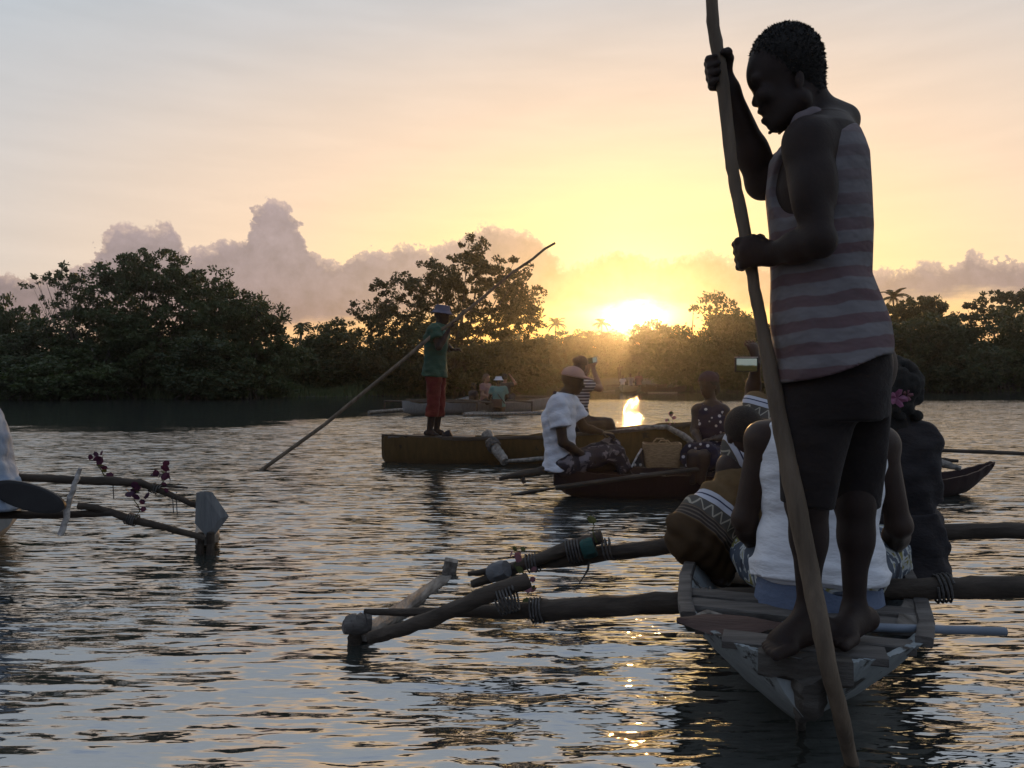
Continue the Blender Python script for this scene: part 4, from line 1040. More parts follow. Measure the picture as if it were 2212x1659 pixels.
def build_kaftan():
    a = lambda u, v, Y=3.08: P(u, v, Y)
    hip, knee = a(1585, 1060, 3.05), a(1492, 1180, 2.98)
    J = dict(pel=a(1612, 1150, 3.12), chest=a(1610, 1065, 3.12), neck=a(1612, 1000, 3.12), head=a(1606, 938, 3.09), face=(-.1, .95, -.35),
             shL=a(1578, 1010, 3.10), shR=a(1660, 1010, 3.2), elL=a(1572, 1085, 3.2), elR=a(1670, 1090, 3.3), wrL=a(1600, 1120, 3.36), wrR=a(1650, 1120, 3.4),
             hiL=a(1585, 1150, 3.1), hiR=a(1640, 1150, 3.2), knL=a(1505, 1170, 3.05), knR=a(1650, 1130, 3.5), anL=a(1560, 1248, 3.0), anR=a(1640, 1200, 3.5), toL=a(1545, 1262, 2.96))
    mat = kaftan_mat('banded_kaftan', hip + nrm(knee - hip) * .035 - (lerp(J['hiL'], J['hiR'], .5) + np.array([0, 0, -.09])), knee - hip)
    o, inf = person(J, m_skin2, .009, 'person with cropped dark head bent left, seated ahead of the white tank top', s=.92, hair=dict(kind='crop', mat=m_hair))
    g = Sdf(.009)
    g.u(cone(hip, a(1505, 1150, 3.0), .095, .125), .05); g.u(ell(a(1508, 1160, 3.0), (.088, .10, .085)), .05); g.u(cone(a(1512, 1160, 3.0), a(1558, 1225, 3.0), .11, .062), .05)
    g.u(cone(a(1600, 1100, 3.12), a(1560, 1160, 3.08), .13, .12), .05); g.u(ell(a(1612, 1130, 3.16), (.16, .13, .14)), .05)
    g.disp(lambda X, Y, Z: .006 * np.sin(X * 52 + Z * 44 + np.sin(Z * 30) * 1.2) + .004 * np.sin(X * 95 - Z * 40 + Y * 30))
    sdf_obj('kaftan', g, mat, inf['base'], o)
    # broad collar lying round the shoulders
    c0 = a(1618, 948, 3.10); col_p = c0 - inf['base']
    g = Sdf(.008); g.u(ell(a(1612, 975, 3.12), (.105, .10, .128)), .02); g.cut(ell(a(1616, 925, 3.05), (.07, .13, .105)), .004)
    cm = kaftan_mat('banded_collar', a(1640, 985, 3.05) - inf['base'] , a(1562, 1020, 3.05) - a(1640, 985, 3.05))
    sdf_obj('collar', g, cm, inf['base'], o)
build_kaftan()

# P4: further forward, arm raised with a phone
def build_phone_arm():
    a = lambda u, v, Y=3.8: P(u, v, Y)
    J = dict(pel=a(1672, 1040), chest=a(1676, 930), neck=a(1682, 868), head=a(1690, 812, 3.85), face=(-.3, .95, .05), shL=a(1636, 880, 3.78), shR=a(1730, 880, 3.9), elL=a(1624, 862, 3.98), elR=a(1745, 960, 3.9),
             wrL=a(1633, 788, 3.92), wrR=a(1735, 1000, 4.0), hdL=(-.15, -.05, 1.0), pnL=(-.4, .8, 0), hiL=a(1645, 1050), hiR=a(1700, 1050), knL=a(1640, 1020, 4.2), knR=a(1700, 1020, 4.2), anL=a(1640, 1090, 4.3), anR=a(1700, 1090, 4.3))
    base = lerp(J['hiL'], J['hiR'], .5) + np.array([0, 0, -.095])
    mat = kaftan_mat('banded_shirt', a(1650, 842) - base, a(1640, 880) - a(1650, 842))
    o, inf = person(J, m_skin2, .01, 'person in banded brown shirt further forward, one arm raised with a phone', s=.95, hair=dict(kind='crop', mat=m_hair), clothes=[dict(kind='top', name='shirt', mat=mat, infl=.02, sleeve=.25, neck=.06, h=.01, fold=.003)])
    return inf
build_phone_arm()

# P5: at right, dark clothes, flowers in the hair
def build_flower():
    a = lambda u, v, Y=3.1: P(u, v, Y)
    J = dict(pel=a(1935, 1170, 3.12), chest=a(1930, 1020, 3.12), neck=a(1925, 905, 3.12), head=a(1922, 845, 3.12), face=(-.35, .93, -.05), shL=a(1850, 945, 3.16), shR=a(1990, 950, 3.08), elL=a(1842, 1070, 3.2), elR=a(1994, 1095, 3.10),
             wrL=a(1865, 1130, 3.4), wrR=a(1985, 1150, 3.34), hiL=a(1895, 1180, 3.14), hiR=a(1975, 1180, 3.1), knL=a(1920, 1130, 3.55), knR=a(1990, 1130, 3.5), anL=a(1920, 1190, 3.7), anR=a(1990, 1190, 3.7))
    o, inf = person(J, m_skin2, .0095, 'person in dark clothes at the right gunwale with pink flowers in curly hair', s=.98, hair=dict(kind='curly', mat=m_hair), clothes=[dict(kind='top', name='dress', mat=m_dark, infl=.016, sleeve=.9, neck=.07, h=.0095, long=.14, hemf=.03), dict(kind='bottom', name='skirt', mat=m_dark, infl=.03, leg=1.2)])
    # loose dark hair down the neck
    g = Sdf(.009); r_ = np.random.default_rng(3)
    for i in range(16): g.u(cone(inf['hp'](-.06, r_.uniform(-.06, .06), -.03), a(1930 + r_.uniform(-26, 32), 930 + r_.uniform(0, 30), 3.04), .022, .012), .012)
    sdf_obj('loose_hair', g, m_hair, inf['base'], o)
    return inf
build_flower()

# P6: white T-shirt and peach cap in the red canoe
YB2 = 6.55
def build_white_tee():
    a = lambda u, v, Y=YB2: P(u, v, Y)
    J = dict(pel=a(1212, 1000), chest=a(1206, 905), neck=a(1218, 850), head=a(1238, 822), face=(.97, -.12, -.2), shL=a(1232, 872, YB2 + .17), shR=a(1205, 872, YB2 - .17), elL=a(1262, 925, YB2 + .2), elR=a(1216, 955, YB2 - .22), wrL=a(1300, 934, YB2 + .1), wrR=a(1262, 985, YB2 - .12),
             hiL=a(1222, 1005, YB2 + .1), hiR=a(1216, 1006, YB2 - .1), knL=a(1322, 962, YB2 + .12), knR=a(1330, 978, YB2 - .06), anL=a(1352, 1035, YB2 + .1), anR=a(1362, 1035, YB2 - .05), toL=a(1400, 1040, YB2 + .1), toR=a(1400, 1040, YB2 - .05))
    def tro(t, v):
        n1 = t.noise(v, 9.0, 3.0, .6, 1.0); return t.mix(t.mr(n1, .55, .60), (.035, .03, .035, 1), (.16, .14, .15, 1))
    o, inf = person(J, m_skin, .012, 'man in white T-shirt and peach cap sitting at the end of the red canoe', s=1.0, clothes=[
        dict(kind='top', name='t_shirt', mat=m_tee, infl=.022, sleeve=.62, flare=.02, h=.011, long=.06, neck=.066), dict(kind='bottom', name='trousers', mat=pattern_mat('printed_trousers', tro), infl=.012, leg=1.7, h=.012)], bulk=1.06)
    hat(o, inf, 'cap', cloth('peach_cap', (.45, .27, .20), (.38, .22, .17), folds=.1), .010)
    mb = MB(); mb.tube([a(1199, 846, YB2 - .08), a(1192, 868, YB2 - .185), a(1196, 905, YB2 - .19), a(1216, 935, YB2 - .2), a(1230, 912, YB2 - .2)], [.016] * 5, 6, flat=.5)
    put('shoulder_strap', mb, m_dark, o)
build_white_tee()
# P7: woman in polka dots
def build_dots():
    Y0 = 6.65; a = lambda u, v, Y=Y0: P(u, v, Y)
    J = dict(pel=a(1538, 985), chest=a(1536, 912), neck=a(1537, 866), head=a(1530, 832), face=(-.72, -.55, -.12), shL=a(1562, 888, Y0 - .03), shR=a(1508, 886, Y0 + .02), elL=a(1578, 942, Y0 - .1), elR=a(1500, 930, Y0 - .04), wrL=a(1540, 948, Y0 - .26), wrR=a(1512, 955, Y0 - .22),
             hiL=a(1556, 992, Y0 - .02), hiR=a(1522, 992), knL=a(1520, 985, Y0 - .42), knR=a(1498, 985, Y0 - .36), anL=a(1515, 1040, Y0 - .4), anR=a(1495, 1040, Y0 - .36))
    def dots(t, v):
        vo = t.add('ShaderNodeTexVoronoi'); t.put(vo.inputs['Vector'], v); vo.inputs['Scale'].default_value = 17.0
        return t.mix(t.mr(vo.outputs['Distance'], .20, .27, 1.0, 0.0), (.030, .024, .035, 1), (.45, .42, .42, 1))
    md = pattern_mat('polka_dots', dots)
    o, inf = person(J, m_skin2, .012, 'woman in dark polka dot dress facing left in the red canoe', s=.94, hair=dict(kind='bun', mat=m_hair), clothes=[
        dict(kind='top', name='dress', mat=md, infl=.014, sleeve=0, h=.012, neck=.10, nkd=.09), dict(kind='bottom', name='skirt', mat=md, infl=.03, leg=.98, flare=.03, h=.012)])
    g = Sdf(.010); g.u(ell(inf['hp'](-.012, 0, .036), np.array([.106, .086, .094]), inf['R']), .01); g.u(ell(inf['hp'](.10, 0, .045), np.array([.05, .06, .010]), inf['R']), .01)
    p0 = inf['hp'](0, 0, .03); nn = -inf['R'][:, 2] * .9 + inf['R'][:, 0] * .2; g.keep(lambda X, Y, Z: (X - p0[0]) * nn[0] + (Y - p0[1]) * nn[1] + (Z - p0[2]) * nn[2])
    sdf_obj('cap', g, cloth('plum_cap', (.05, .03, .035)), inf['base'], o)
build_dots()
# P8: poler in green shirt and red shorts on the ochre canoe
YB3 = 9.2
def build_green():
    a = lambda u, v, Y=YB3: P(u, v, Y); z = .33
    def g_(u, v, Y): p = P(u, v, Y); p[2] = z; return p
    J = dict(pel=a(940, 800), chest=a(942, 730), neck=a(948, 702), head=a(955, 681), face=(.93, -.3, -.12), shL=a(951, 716, YB3 + .17), shR=a(938, 716, YB3 - .17), elL=a(968, 752, YB3 + .2), elR=a(948, 750, YB3 - .26), wrL=a(976, 755, YB3 + .02), wrR=a(970, 712, YB3 - .16),
             hdL=(1, -.2, 0), hdR=(.4, .2, .8), hiL=a(946, 806, YB3 + .09), hiR=a(938, 806, YB3 - .09), knL=a(948, 872, YB3 + .09), knR=a(936, 872, YB3 - .08), anL=a(942, 938, YB3 + .08), anR=a(927, 938, YB3 - .06), toL=g_(964, 948, YB3 + .02), toR=g_(944, 948, YB3 - .12), base=g_(936, 948, YB3))
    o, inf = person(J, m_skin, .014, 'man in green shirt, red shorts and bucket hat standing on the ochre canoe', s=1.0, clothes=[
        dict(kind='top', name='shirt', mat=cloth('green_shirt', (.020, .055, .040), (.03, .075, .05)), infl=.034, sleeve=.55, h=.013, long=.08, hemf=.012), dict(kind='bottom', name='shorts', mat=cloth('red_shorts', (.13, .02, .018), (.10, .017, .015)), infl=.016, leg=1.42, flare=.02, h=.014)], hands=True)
    hat(o, inf, 'bucket', cloth('grey_hat', (.09, .09, .12), (.14, .13, .17), folds=.1), .010)
    mb = MB(); q = a(959, 718, YB3 - .145); mb.beam(q + np.array([-.03, 0, .05]), q + np.array([.035, -.02, -.045]), .03, .05); put('chest_badge', mb, cloth('pale_badge', (.22, .42, .36)), o)
    pts = [(585, 1001, YB3 - .75), (700, 918, YB3 - .5), (864, 784, YB3 - .33), (930, 728, YB3 - .25), (980, 695, YB3 - .13), (1038, 647, YB3 - .05), (1105, 590, YB3 + .02), (1150, 560, YB3 + .06), (1176, 538, YB3 + .08), (1199, 525, YB3 + .1)]
    pp = [P(*q) for q in pts]; pp.insert(0, pp[0] + (pp[0] - pp[1]) * .5)
    mb = MB(); mb.tube(pp, [.022, .022, .022, .022, .021, .02, .019, .018, .017, .016, .015], 8, .05)
    thing('slanted_pole', mb, m_pole, pp[0], 'thin pole slanting up from the water, held by the man in red shorts', 'pole')
build_green()
# P9: striped passenger with raised phone on the ochre canoe
def build_stripes():
    Y0 = 9.35; a = lambda u, v, Y=Y0: P(u, v, Y)
    J = dict(pel=a(1248, 910), chest=a(1248, 850), neck=a(1252, 815), head=a(1257, 789), face=(.75, .6, .1), shL=a(1238, 832, Y0 + .17), shR=a(1268, 832, Y0 - .1), elL=a(1250, 850, Y0 + .4), elR=a(1296, 840, Y0 - .06), wrL=a(1270, 800, Y0 + .36), wrR=a(1281, 795, Y0 + .14), hdR=(-.15, .2, 1), hdL=(0, .1, 1),
             hiL=a(1242, 915, Y0 + .1), hiR=a(1258, 915, Y0 - .06), knL=a(1305, 914, Y0 + .16), knR=a(1314, 915, Y0 - .02), anL=a(1330, 960, Y0 + .1), anR=a(1335, 962, Y0))
    def st(t, v):
        sp = t.add('ShaderNodeSeparateXYZ'); t.put(sp.inputs[0], v); fr_ = t.m('FRACT', t.m('MULTIPLY', sp.outputs[2], 26.0))
        return t.mix(t.mr(fr_, .55, .62), (.06, .04, .04, 1), (.40, .36, .36, 1))
    o, inf = person(J, m_skin3, .014, 'passenger in striped top raising a phone on the ochre canoe', s=.97, hair=dict(kind='bun', mat=material('brown_hair', (.05, .03, .02), (.09, .05, .03), .6, 60)), clothes=[
        dict(kind='top', name='striped_top', mat=pattern_mat('thin_stripes', st, folds=.2), infl=.014, sleeve=.5, h=.013), dict(kind='bottom', name='trousers', mat=m_dark, infl=.015, leg=1.8, h=.014)])
build_stripes()
# ---------------------------------------------------------------- canoes
def wood_mat(name, c1, c2, rough=.8, stretch=(1.2, 9, 9), scale=2.5, bump=.5):
    return material(name, c1, c2, rough, scale, stretch, bump=bump, bscale=scale * 5, spec=.25)
m_log = wood_mat('dark_log', (.035, .027, .02), (.075, .058, .044)); m_plank = wood_mat('grey_plank', (.075, .065, .058), (.15, .135, .12))
m_bleach = material('bleached_wood', (.10, .085, .07), (.28, .25, .215), .75, 3.0, (9, 1.6, 9), bump=.8, bscale=10)
m_rope = material('rope', (.06, .055, .05), (.13, .12, .11), .9, 40, bump=.6); m_birch = material('white_bark', (.22, .20, .18), (.62, .58, .54), .8, 14, (1, 1, 2), bump=.4)
def hull_paint(name, paint, wood, worn=.5, stain=(.05, .055, .04)):
    m = bpy.data.materials.new(name); m.use_nodes = True; t = NT(m.node_tree); t.n.clear()
    tcx = t.add('ShaderNodeTexCoord'); v = tcx.outputs['Object']; sp = t.add('ShaderNodeSeparateXYZ'); t.put(sp.inputs[0], v)
    n1 = t.noise(v, 7.0, 6.0, .65); n2 = t.noise(t.mapping(v, (14, 14, 2.5)), 1.6, 5.0, .6); n3 = t.noise(v, 32.0, 4.0, .6)
    c = t.mix(t.mr(n2, .3, .75), (*paint, 1), (*(np.array(paint) * .62), 1))
    c = t.mix(t.mr(t.m('ADD', n1, t.m('MULTIPLY', sp.outputs[2], .32)), worn + .10, worn + .14), c, (*wood, 1))
    c = t.mix(t.mr(n3, .66, .70), c, (*wood, 1))
    c = t.mix(t.mr(sp.outputs[2], .0, .07, .75, 0.0), c, (*stain, 1))
    b = t.add('ShaderNodeBsdfPrincipled'); t.put(b.inputs['Base Color'], c); b.inputs['Roughness'].default_value = .7; b.inputs['Specular IOR Level'].default_value = .3
    bn = t.add('ShaderNodeBump'); bn.inputs['Strength'].default_value = .5; bn.inputs['Distance'].default_value = .01; t.put(bn.inputs['Height'], t.m('ADD', n1, t.m('MULTIPLY', n3, .5))); t.l.new(bn.outputs[0], b.inputs['Normal'])
    out = t.add('ShaderNodeOutputMaterial'); t.l.new(b.outputs[0], out.inputs[0]); return m
def hull(O, hd, S, g, zg, zb, thick=.026, shape=((0, 0), (.46, .16), (.80, .52), (1, 1)), wob=.006, seed=1, fine=8):
    """open hull: outside, rim and inside; sections at distances S along hd from O"""
    r_ = random.Random(seed); hd = nrm(hd); lt = np.array([-hd[1], hd[0], 0]); mb = MB()
    s2 = np.concatenate([np.linspace(S[i], S[i+1], fine, endpoint=False) for i in range(len(S)-1)] + [[S[-1]]])
    def sm(a):
        y = np.interp(s2, S, a); 
        return y
    G_, ZG, ZB = sm(g), sm(zg), sm(zb); k = len(shape); ring = []
    for i, s in enumerate(s2):
        c = np.asarray(O, float) + hd * s; row = []; gg = G_[i] + r_.uniform(-wob, wob); zt = ZG[i] + r_.uniform(-wob, wob)
        pts = [(q * gg, ZB[i] + w_ * (zt - ZB[i])) for q, w_ in shape]
        inn = [(max(q - thick, 0), z + (thick if j == 0 else thick * .35 if j < k - 1 else 0)) for j, (q, z) in enumerate(pts)]
        prof_ = [(-q, z) for q, z in reversed(pts)][:-1] + pts + list(reversed(inn)) + [(-q, z) for q, z in inn][1:]
        ring.append([np.array([c[0], c[1], 0]) + lt * q + np.array([0, 0, z]) for q, z in prof_])
    n = len(ring[0]); v = [p for r in ring for p in r]
    f = [(i*n+j, i*n+(j+1) % n, (i+1)*n+(j+1) % n, (i+1)*n+j) for i in range(len(ring)-1) for j in range(n)]
    mid = k - 1
    for e, fl in ((0, 1), (len(ring) - 1, -1)):
        o = list(range(e*n, e*n + 2*k - 1)); 
        f.append(tuple(o if fl < 0 else o[::-1]))
    mb.add(v, f); return mb
def lashing(parent, c, axis, r, turns=5, width=.06, mat=None, rr=.0042, name='lashing', skew=.0):
    ax = nrm(axis); a = nrm(np.cross(ax, (0.2, .3, 1.0))); b = np.cross(ax, a); pts = []
    n = turns * 12
    for i in range(n + 1):
        q = i / n; th_ = q * turns * 6.283 + .5 * math.sin(q * 31); pts.append(np.asarray(c, float) + ax * (q - .5) * width + (a * math.cos(th_) + b * math.sin(th_)) * (r * 1.06 + rr * .4) + ax * skew * math.sin(th_))
    mb = MB(); mb.tube(pts, rr, 5); return put(name, mb, mat or m_rope, parent)
def log(parent, pts, radii, mat, name, n=11, jit=.07, seed=0):
    fine_p, fine_r = [], []
    for i in range(len(pts) - 1):
        for q in np.linspace(0, 1, 5, endpoint=False): fine_p.append(lerp(pts[i], pts[i+1], q)); fine_r.append(radii[i] * (1 - q) + radii[i+1] * q)
    fine_p.append(np.asarray(pts[-1], float)); fine_r.append(radii[-1]); r_ = random.Random(seed + 5)
    fine_p = [p + np.array([r_.uniform(-1, 1), r_.uniform(-1, 1), r_.uniform(-1, 1)]) * .10 * fr_ for p, fr_ in zip(fine_p, fine_r)]
    mb = MB(); mb.tube(fine_p, [x * r_.uniform(.95, 1.06) for x in fine_r], n, jit, seed=seed); return put(name, mb, mat, parent)

# --- the canoe the standing man poles ------------------------------------
T1 = np.array([.872, 2.24, 0.0]); h1 = nrm((.34, .94, 0)); l1 = np.array([-h1[1], h1[0], 0])
def B1(s, lat, z): return T1 + h1 * s + l1 * lat + np.array([0, 0, z])
b1 = empty('outrigger_canoe', T1); tag(b1, 'pale weathered outrigger canoe under the standing man, stern toward the viewer', 'canoe')
S = [-.335, -.30, -.24, -.15, -.05, .1, .4, 1.0, 1.8, 2.6, 3.3, 3.8, 4.1]
hb_ = hull(T1, h1, S, [.098, .138, .200, .268, .325, .355, .385, .40, .405, .37, .30, .16, .03], [.318, .316, .312, .308, .303, .30, .30, .30, .30, .33, .37, .43, .47], [.165, .155, .132, .090, .030, -.05, -.12, -.15, -.15, -.13, -.08, .06, .3], seed=3, shape=((0, 0), (.46, .36), (.78, .70), (1, 1)), wob=.004)
hull1 = put('hull', hb_, hull_paint('pale_hull_paint', (.32, .35, .35), (.035, .03, .025), .56), b1)
# stem head and deck boards
m_stemw = wood_mat('stem_wood', (.04, .032, .025), (.10, .09, .078))
mb = MB(); mb.beam(B1(-.318, .112, .292), B1(-.312, -.118, .288), .075, .062, seg=7, jit=.011, seed=5)
put('stem_head', mb, m_stemw, b1)
log(b1, [B1(-.335, -.02, .275), B1(-.325, -.012, .20), B1(-.25, -.002, .135), B1(-.12, 0, .07), B1(.0, 0, -.02)], [.055, .04, .020, .015, .014], m_stemw, 'stem_post', n=8, jit=.15, seed=31)
for i, (s, hw, w_, z, dz) in enumerate([(-.215, .21, .095, .318, .0), (-.06, .30, .075, .300, -.006), (.10, .345, .10, .306, .004), (.225, .36, .085, .312, -.003)]):
    mb = MB(); mb.beam(B1(s, hw, z - .012 + dz), B1(s, -hw, z - .012), w_, .024, seg=6, jit=.004, seed=i); put('deck_board', mb, m_plank, b1)
for sd_ in (1, -1):
    mb = MB(); pr = [(-.05, .325), (.1, .355), (.4, .386), (1.0, .401), (1.8, .406), (2.6, .372)]
    for i in range(len(pr) - 1): mb.beam(B1(pr[i][0] - .003, sd_ * pr[i][1], .306), B1(pr[i+1][0], sd_ * pr[i+1][1], .306), .045, .03, seg=3, jit=.004, seed=i)
    put('gunwale_rail', mb, m_plank, b1)
mb = MB(); mb.beam(B1(.06, -.30, .295), B1(.40, -.375, .30), .07, .03, seg=4, jit=.005); put('side_board', mb, m_bleach, b1)
for s_ in (.95, 1.65, 2.4):
    mb = MB(); hw = np.interp(s_, S, [.098, .138, .200, .268, .325, .355, .385, .40, .405, .37, .30, .16, .03]) - .01; mb.beam(B1(s_, hw, .17), B1(s_, -hw, .17), .20, .03, seg=4, jit=.004); put('thwart', mb, m_plank, b1)
# rear boom, spar and strut of the left outrigger
rb = [P(2420, 1262, 2.36), P(2212, 1268, 2.40), P(2040, 1270, 2.46), P(1780, 1283, 2.54), P(1522, 1297, 2.60), P(1350, 1308, 2.66), P(1155, 1318, 2.74)]
bm_r = log(b1, rb, [.034, .035, .036, .036, .0345, .037, .038], m_log, 'boom', seed=1)
log(b1, [P(1155, 1318, 2.74), P(1054, 1322, 2.80), P(900, 1322, 2.88), P(788, 1322, 2.95)], [.032, .024, .016, .012], m_log, 'boom_tip', seed=2)
log(b1, [P(1142, 1252, 2.70), P(1085, 1272, 2.70), P(960, 1325, 2.72), P(860, 1362, 2.76), P(800, 1378, 2.80)], [.030, .030, .029, .027, .024], m_log, 'strut', seed=3)
lashing(bm_r, P(1095, 1290, 2.71), P(1139, 1251, 2.70) - P(1000, 1300, 2.71), .052, 6, .075); lashing(bm_r, P(1160, 1318, 2.73), rb[-1] - rb[-2], .040, 4, .05)
lashing(bm_r, P(2036, 1270, 2.462), rb[2] - rb[3], .042, 4, .05); lashing(bm_r, P(1530, 1297, 2.60), rb[4] - rb[3], .040, 3, .04)
# front boom
fb = [P(2420, 1140, 3.05), P(2212, 1146, 3.12), P(2030, 1149, 3.18), P(1760, 1160, 3.26), P(1465, 1176, 3.36), P(1330, 1192, 3.42), P(1225, 1208, 3.46), P(1150, 1218, 3.5)]
bm_f = log(b1, fb, [.034, .034, .035, .036, .037, .037, .036, .024], m_log, 'boom', seed=4)
log(b1, [P(1300, 1160, 3.40), P(1240, 1180, 3.42), P(1150, 1212, 3.44), P(1075, 1243, 3.5), P(1020, 1262, 3.54)], [.030, .030, .028, .026, .018], m_log, 'strut', seed=5)
log(b1, [P(1150, 1216, 3.46), P(1060, 1232, 3.52), P(1012, 1240, 3.55)], [.022, .016, .012], m_log, 'boom_tip', seed=6)
lashing(bm_f, P(1240, 1190, 3.42), fb[6] - fb[5], .048, 5, .07); lashing(bm_f, P(1150, 1216, 3.45), fb[7] - fb[6], .038, 4, .06); lashing(bm_f, P(1312, 1186, 3.40), fb[5] - fb[4], .044, 3, .05)
mb = MB(); q0, q1 = P(1095, 1228, 3.42), P(1060, 1240, 3.46); mb.tube([lerp(q0, q1, q) for q in np.linspace(0, 1, 5)], [.040, .044, .043, .044, .040], 10, .06); put('wrapped_sacking', mb, cloth('grey_sacking', (.12, .12, .125), (.16, .16, .16)), bm_f)
mb = MB(); q0, q1 = P(1285, 1180, 3.385), P(1258, 1188, 3.395); mb.tube([lerp(q0, q1, q) for q in np.linspace(0, 1, 5)], [.044, .047, .046, .047, .043], 10, .05); put('teal_cloth_tie', mb, cloth('teal_cloth', (.02, .06, .052), (.03, .08, .07)), bm_f)
mb = MB(); mb.tube([P(1272, 1212, 3.40), P(1270, 1230, 3.40), P(1262, 1244, 3.40), P(1250, 1262, 3.4)], [.005, .006, .004, .003], 5); put('dangling_cord', mb, m_rope, bm_f)
# float: weathered plank lying half awash
def float_board(parent, a, b, w_, hgt, mat, roll=.25, seed=0, name='float'):
    r_ = random.Random(seed); d = nrm(np.asarray(b) - np.asarray(a)); x = nrm(np.cross(d, (0, 0, 1))); y = np.cross(x, d); mb = MB(); n = 18; m = 10; v = []
    for i in range(n + 1):
        q = i / n; c = lerp(a, b, q); e = min(1, min(q, 1 - q) * 9 + .55)
        for k in range(m):
            th_ = 6.283 * k / m + roll; px = math.copysign(abs(math.cos(th_)) ** .55, math.cos(th_)) * w_ / 2 * e; py = math.copysign(abs(math.sin(th_)) ** .55, math.sin(th_)) * hgt / 2 * e
            v.append(c + x * (px + r_.uniform(-.004, .004)) + y * (py + r_.uniform(-.004, .004)))
    f = [(i*m+k, i*m+(k+1) % m, (i+1)*m+(k+1) % m, (i+1)*m+k) for i in range(n) for k in range(m)] + [tuple(range(m-1, -1, -1)), tuple(n*m+k for k in range(m))]
    mb.add(v, f); return put(name, mb, mat, parent)
float_board(b1, P(780, 1378, 2.92), P(970, 1248, 3.95), .085, .055, m_bleach, .3, 2)
log(b1, [P(748, 1352, 2.90), P(765, 1348, 2.90), P(800, 1346, 2.93)], [.034, .042, .036], m_plank, 'float_end', seed=33)
log(b1, [P(768, 1360, 2.91), P(765, 1402, 2.92)], [.03, .026], m_log, 'float_post', seed=34)
mb = MB(); mb.beam(P(975, 1210, 3.93), P(965, 1262, 3.95), .07, .05, up=(0, 1, 0), seg=3, jit=.006); put('float_post', mb, m_bleach, b1)
float_board(b1, np.array([2.05, 1.75, .03]), np.array([2.6, 3.7, .03]), .15, .08, m_bleach, .3, 3)

# --- paddle across the stern --------------------------------------------
pd0 = empty('paddle', P(1690, 1353, 2.205)); tag(pd0, 'paddle with blue grey shaft lying across the stern behind the bare feet', 'paddle')
mb = MB(); mb.tube([P(1690, 1352, 2.20), P(1850, 1354, 2.20), P(2000, 1359, 2.19), P(2172, 1364, 2.18)], [.0125] * 4, 12); put('shaft', mb, material('blue_grey_pipe', (.14, .165, .20), (.19, .22, .26), .45, 8), pd0)
v = []; blade = [(1462, 1340, .006), (1490, 1344, .03), (1530, 1349, .055), (1580, 1352, .06), (1625, 1350, .045), (1660, 1348, .022), (1695, 1351, .012)]
for (u, vv_, hw) in blade:
    c = P(u, vv_, 2.20)
    for (dy, dz) in ((-hw, 0), (0, .009), (hw, 0), (0, -.009)): v.append(c + np.array([0, dy, dz + dy * .25]))
f = [(i*4+k, i*4+(k+1) % 4, (i+1)*4+(k+1) % 4, (i+1)*4+k) for i in range(len(blade)-1) for k in range(4)] + [(3, 2, 1, 0), tuple(len(blade)*4-4+k for k in range(4))]
mb = MB(); mb.add(v, f); put('blade', mb, wood_mat('red_blade', (.06, .035, .028), (.11, .065, .052), .6), pd0)
# small pebble-like stone on the board
mb = MB(); c = P(1530, 1336, 2.3); 
for i in range(1): mb.tube([c + np.array([-.045, 0, -.03]), c + np.array([-.03, 0, -.008]), c + np.array([0, 0, 0]), c + np.array([.03, 0, -.008]), c + np.array([.045, 0, -.03])], [.012, .024, .028, .024, .012], 9, .08)
thing('coral_stone', mb, m_bleach, c - np.array([0, 0, .03]), 'small pale stone on the left of the stern boards behind the paddle blade', 'stone')

# --- bougainvillea -------------------------------------------------------
m_pink = material('pink_bract', (.25, .10, .13), (.36, .17, .19), .6, 30, transl=.35); m_purple = material('purple_bract', (.032, .010, .025), (.065, .018, .045), .6, 30, transl=.3); m_stem = material('green_stem', (.06, .075, .02), (.10, .11, .03), .6, 20, transl=.2)
def sprig(c, size, mat, label, n=9, seed=0, hang=False, leaves=2):
    r_ = random.Random(seed); e = empty('bougainvillea_sprig', c); tag(e, label, 'flower', 'bougainvillea sprigs tied to the booms')
    mb = MB(); pts = [np.asarray(c, float)]
    for i in range(5): pts.append(pts[-1] + np.array([r_.uniform(-.4, .4), r_.uniform(-.3, .3), (-.4 if hang else .42)]) * size * .5)
    mb.tube(pts, [.004, .0035, .003, .0025, .002, .0015], 5); put('stem', mb, m_stem, e)
    for i in range(n + leaves):
        p = pts[r_.randrange(1, 6)] + np.array([r_.uniform(-.35, .35), r_.uniform(-.3, .3), r_.uniform(-.3, .3)]) * size * .8
        d = nrm([r_.uniform(-1, 1), r_.uniform(-1, .3), r_.uniform(-.3, 1)]); sd_ = nrm(np.cross(d, [r_.uniform(-1, 1), 1, r_.uniform(-1, 1)])); up_ = np.cross(sd_, d); L = size * r_.uniform(.26, .42)
        v = [p, p + d * L * .35 + sd_ * L * .36 + up_ * L * .06, p + d * L * .75 + sd_ * L * .30 + up_ * L * .12, p + d * L + up_ * L * .10, p + d * L * .75 - sd_ * L * .30 + up_ * L * .12, p + d * L * .35 - sd_ * L * .36 + up_ * L * .06, p + d * L * .5]
        mb = MB(); mb.add(v, [(0, 1, 6), (1, 2, 6), (2, 3, 6), (3, 4, 6), (4, 5, 6), (5, 0, 6)]); put('bract' if i < n else 'leaf', mb, mat if i < n else m_stem, e)
sprig(P(1118, 1232, 3.40), .10, m_pink, 'pale pink bracts standing up beside the grey sacking on the near left outrigger', 5, 1)
sprig(P(1128, 1236, 3.38), .11, m_pink, 'pink bracts with green leaves at the end of the near outrigger strut', 5, 2, True, 4)
sprig(P(1290, 1172, 3.36), .13, m_stem, 'bare green sprig standing up on the front boom left of the kaftan', 2, 3, False, 1)
sprig(P(232, 1034, 4.2), .13, m_purple, 'dark purple sprig curling up from the upper boom at the left edge', 8, 4)
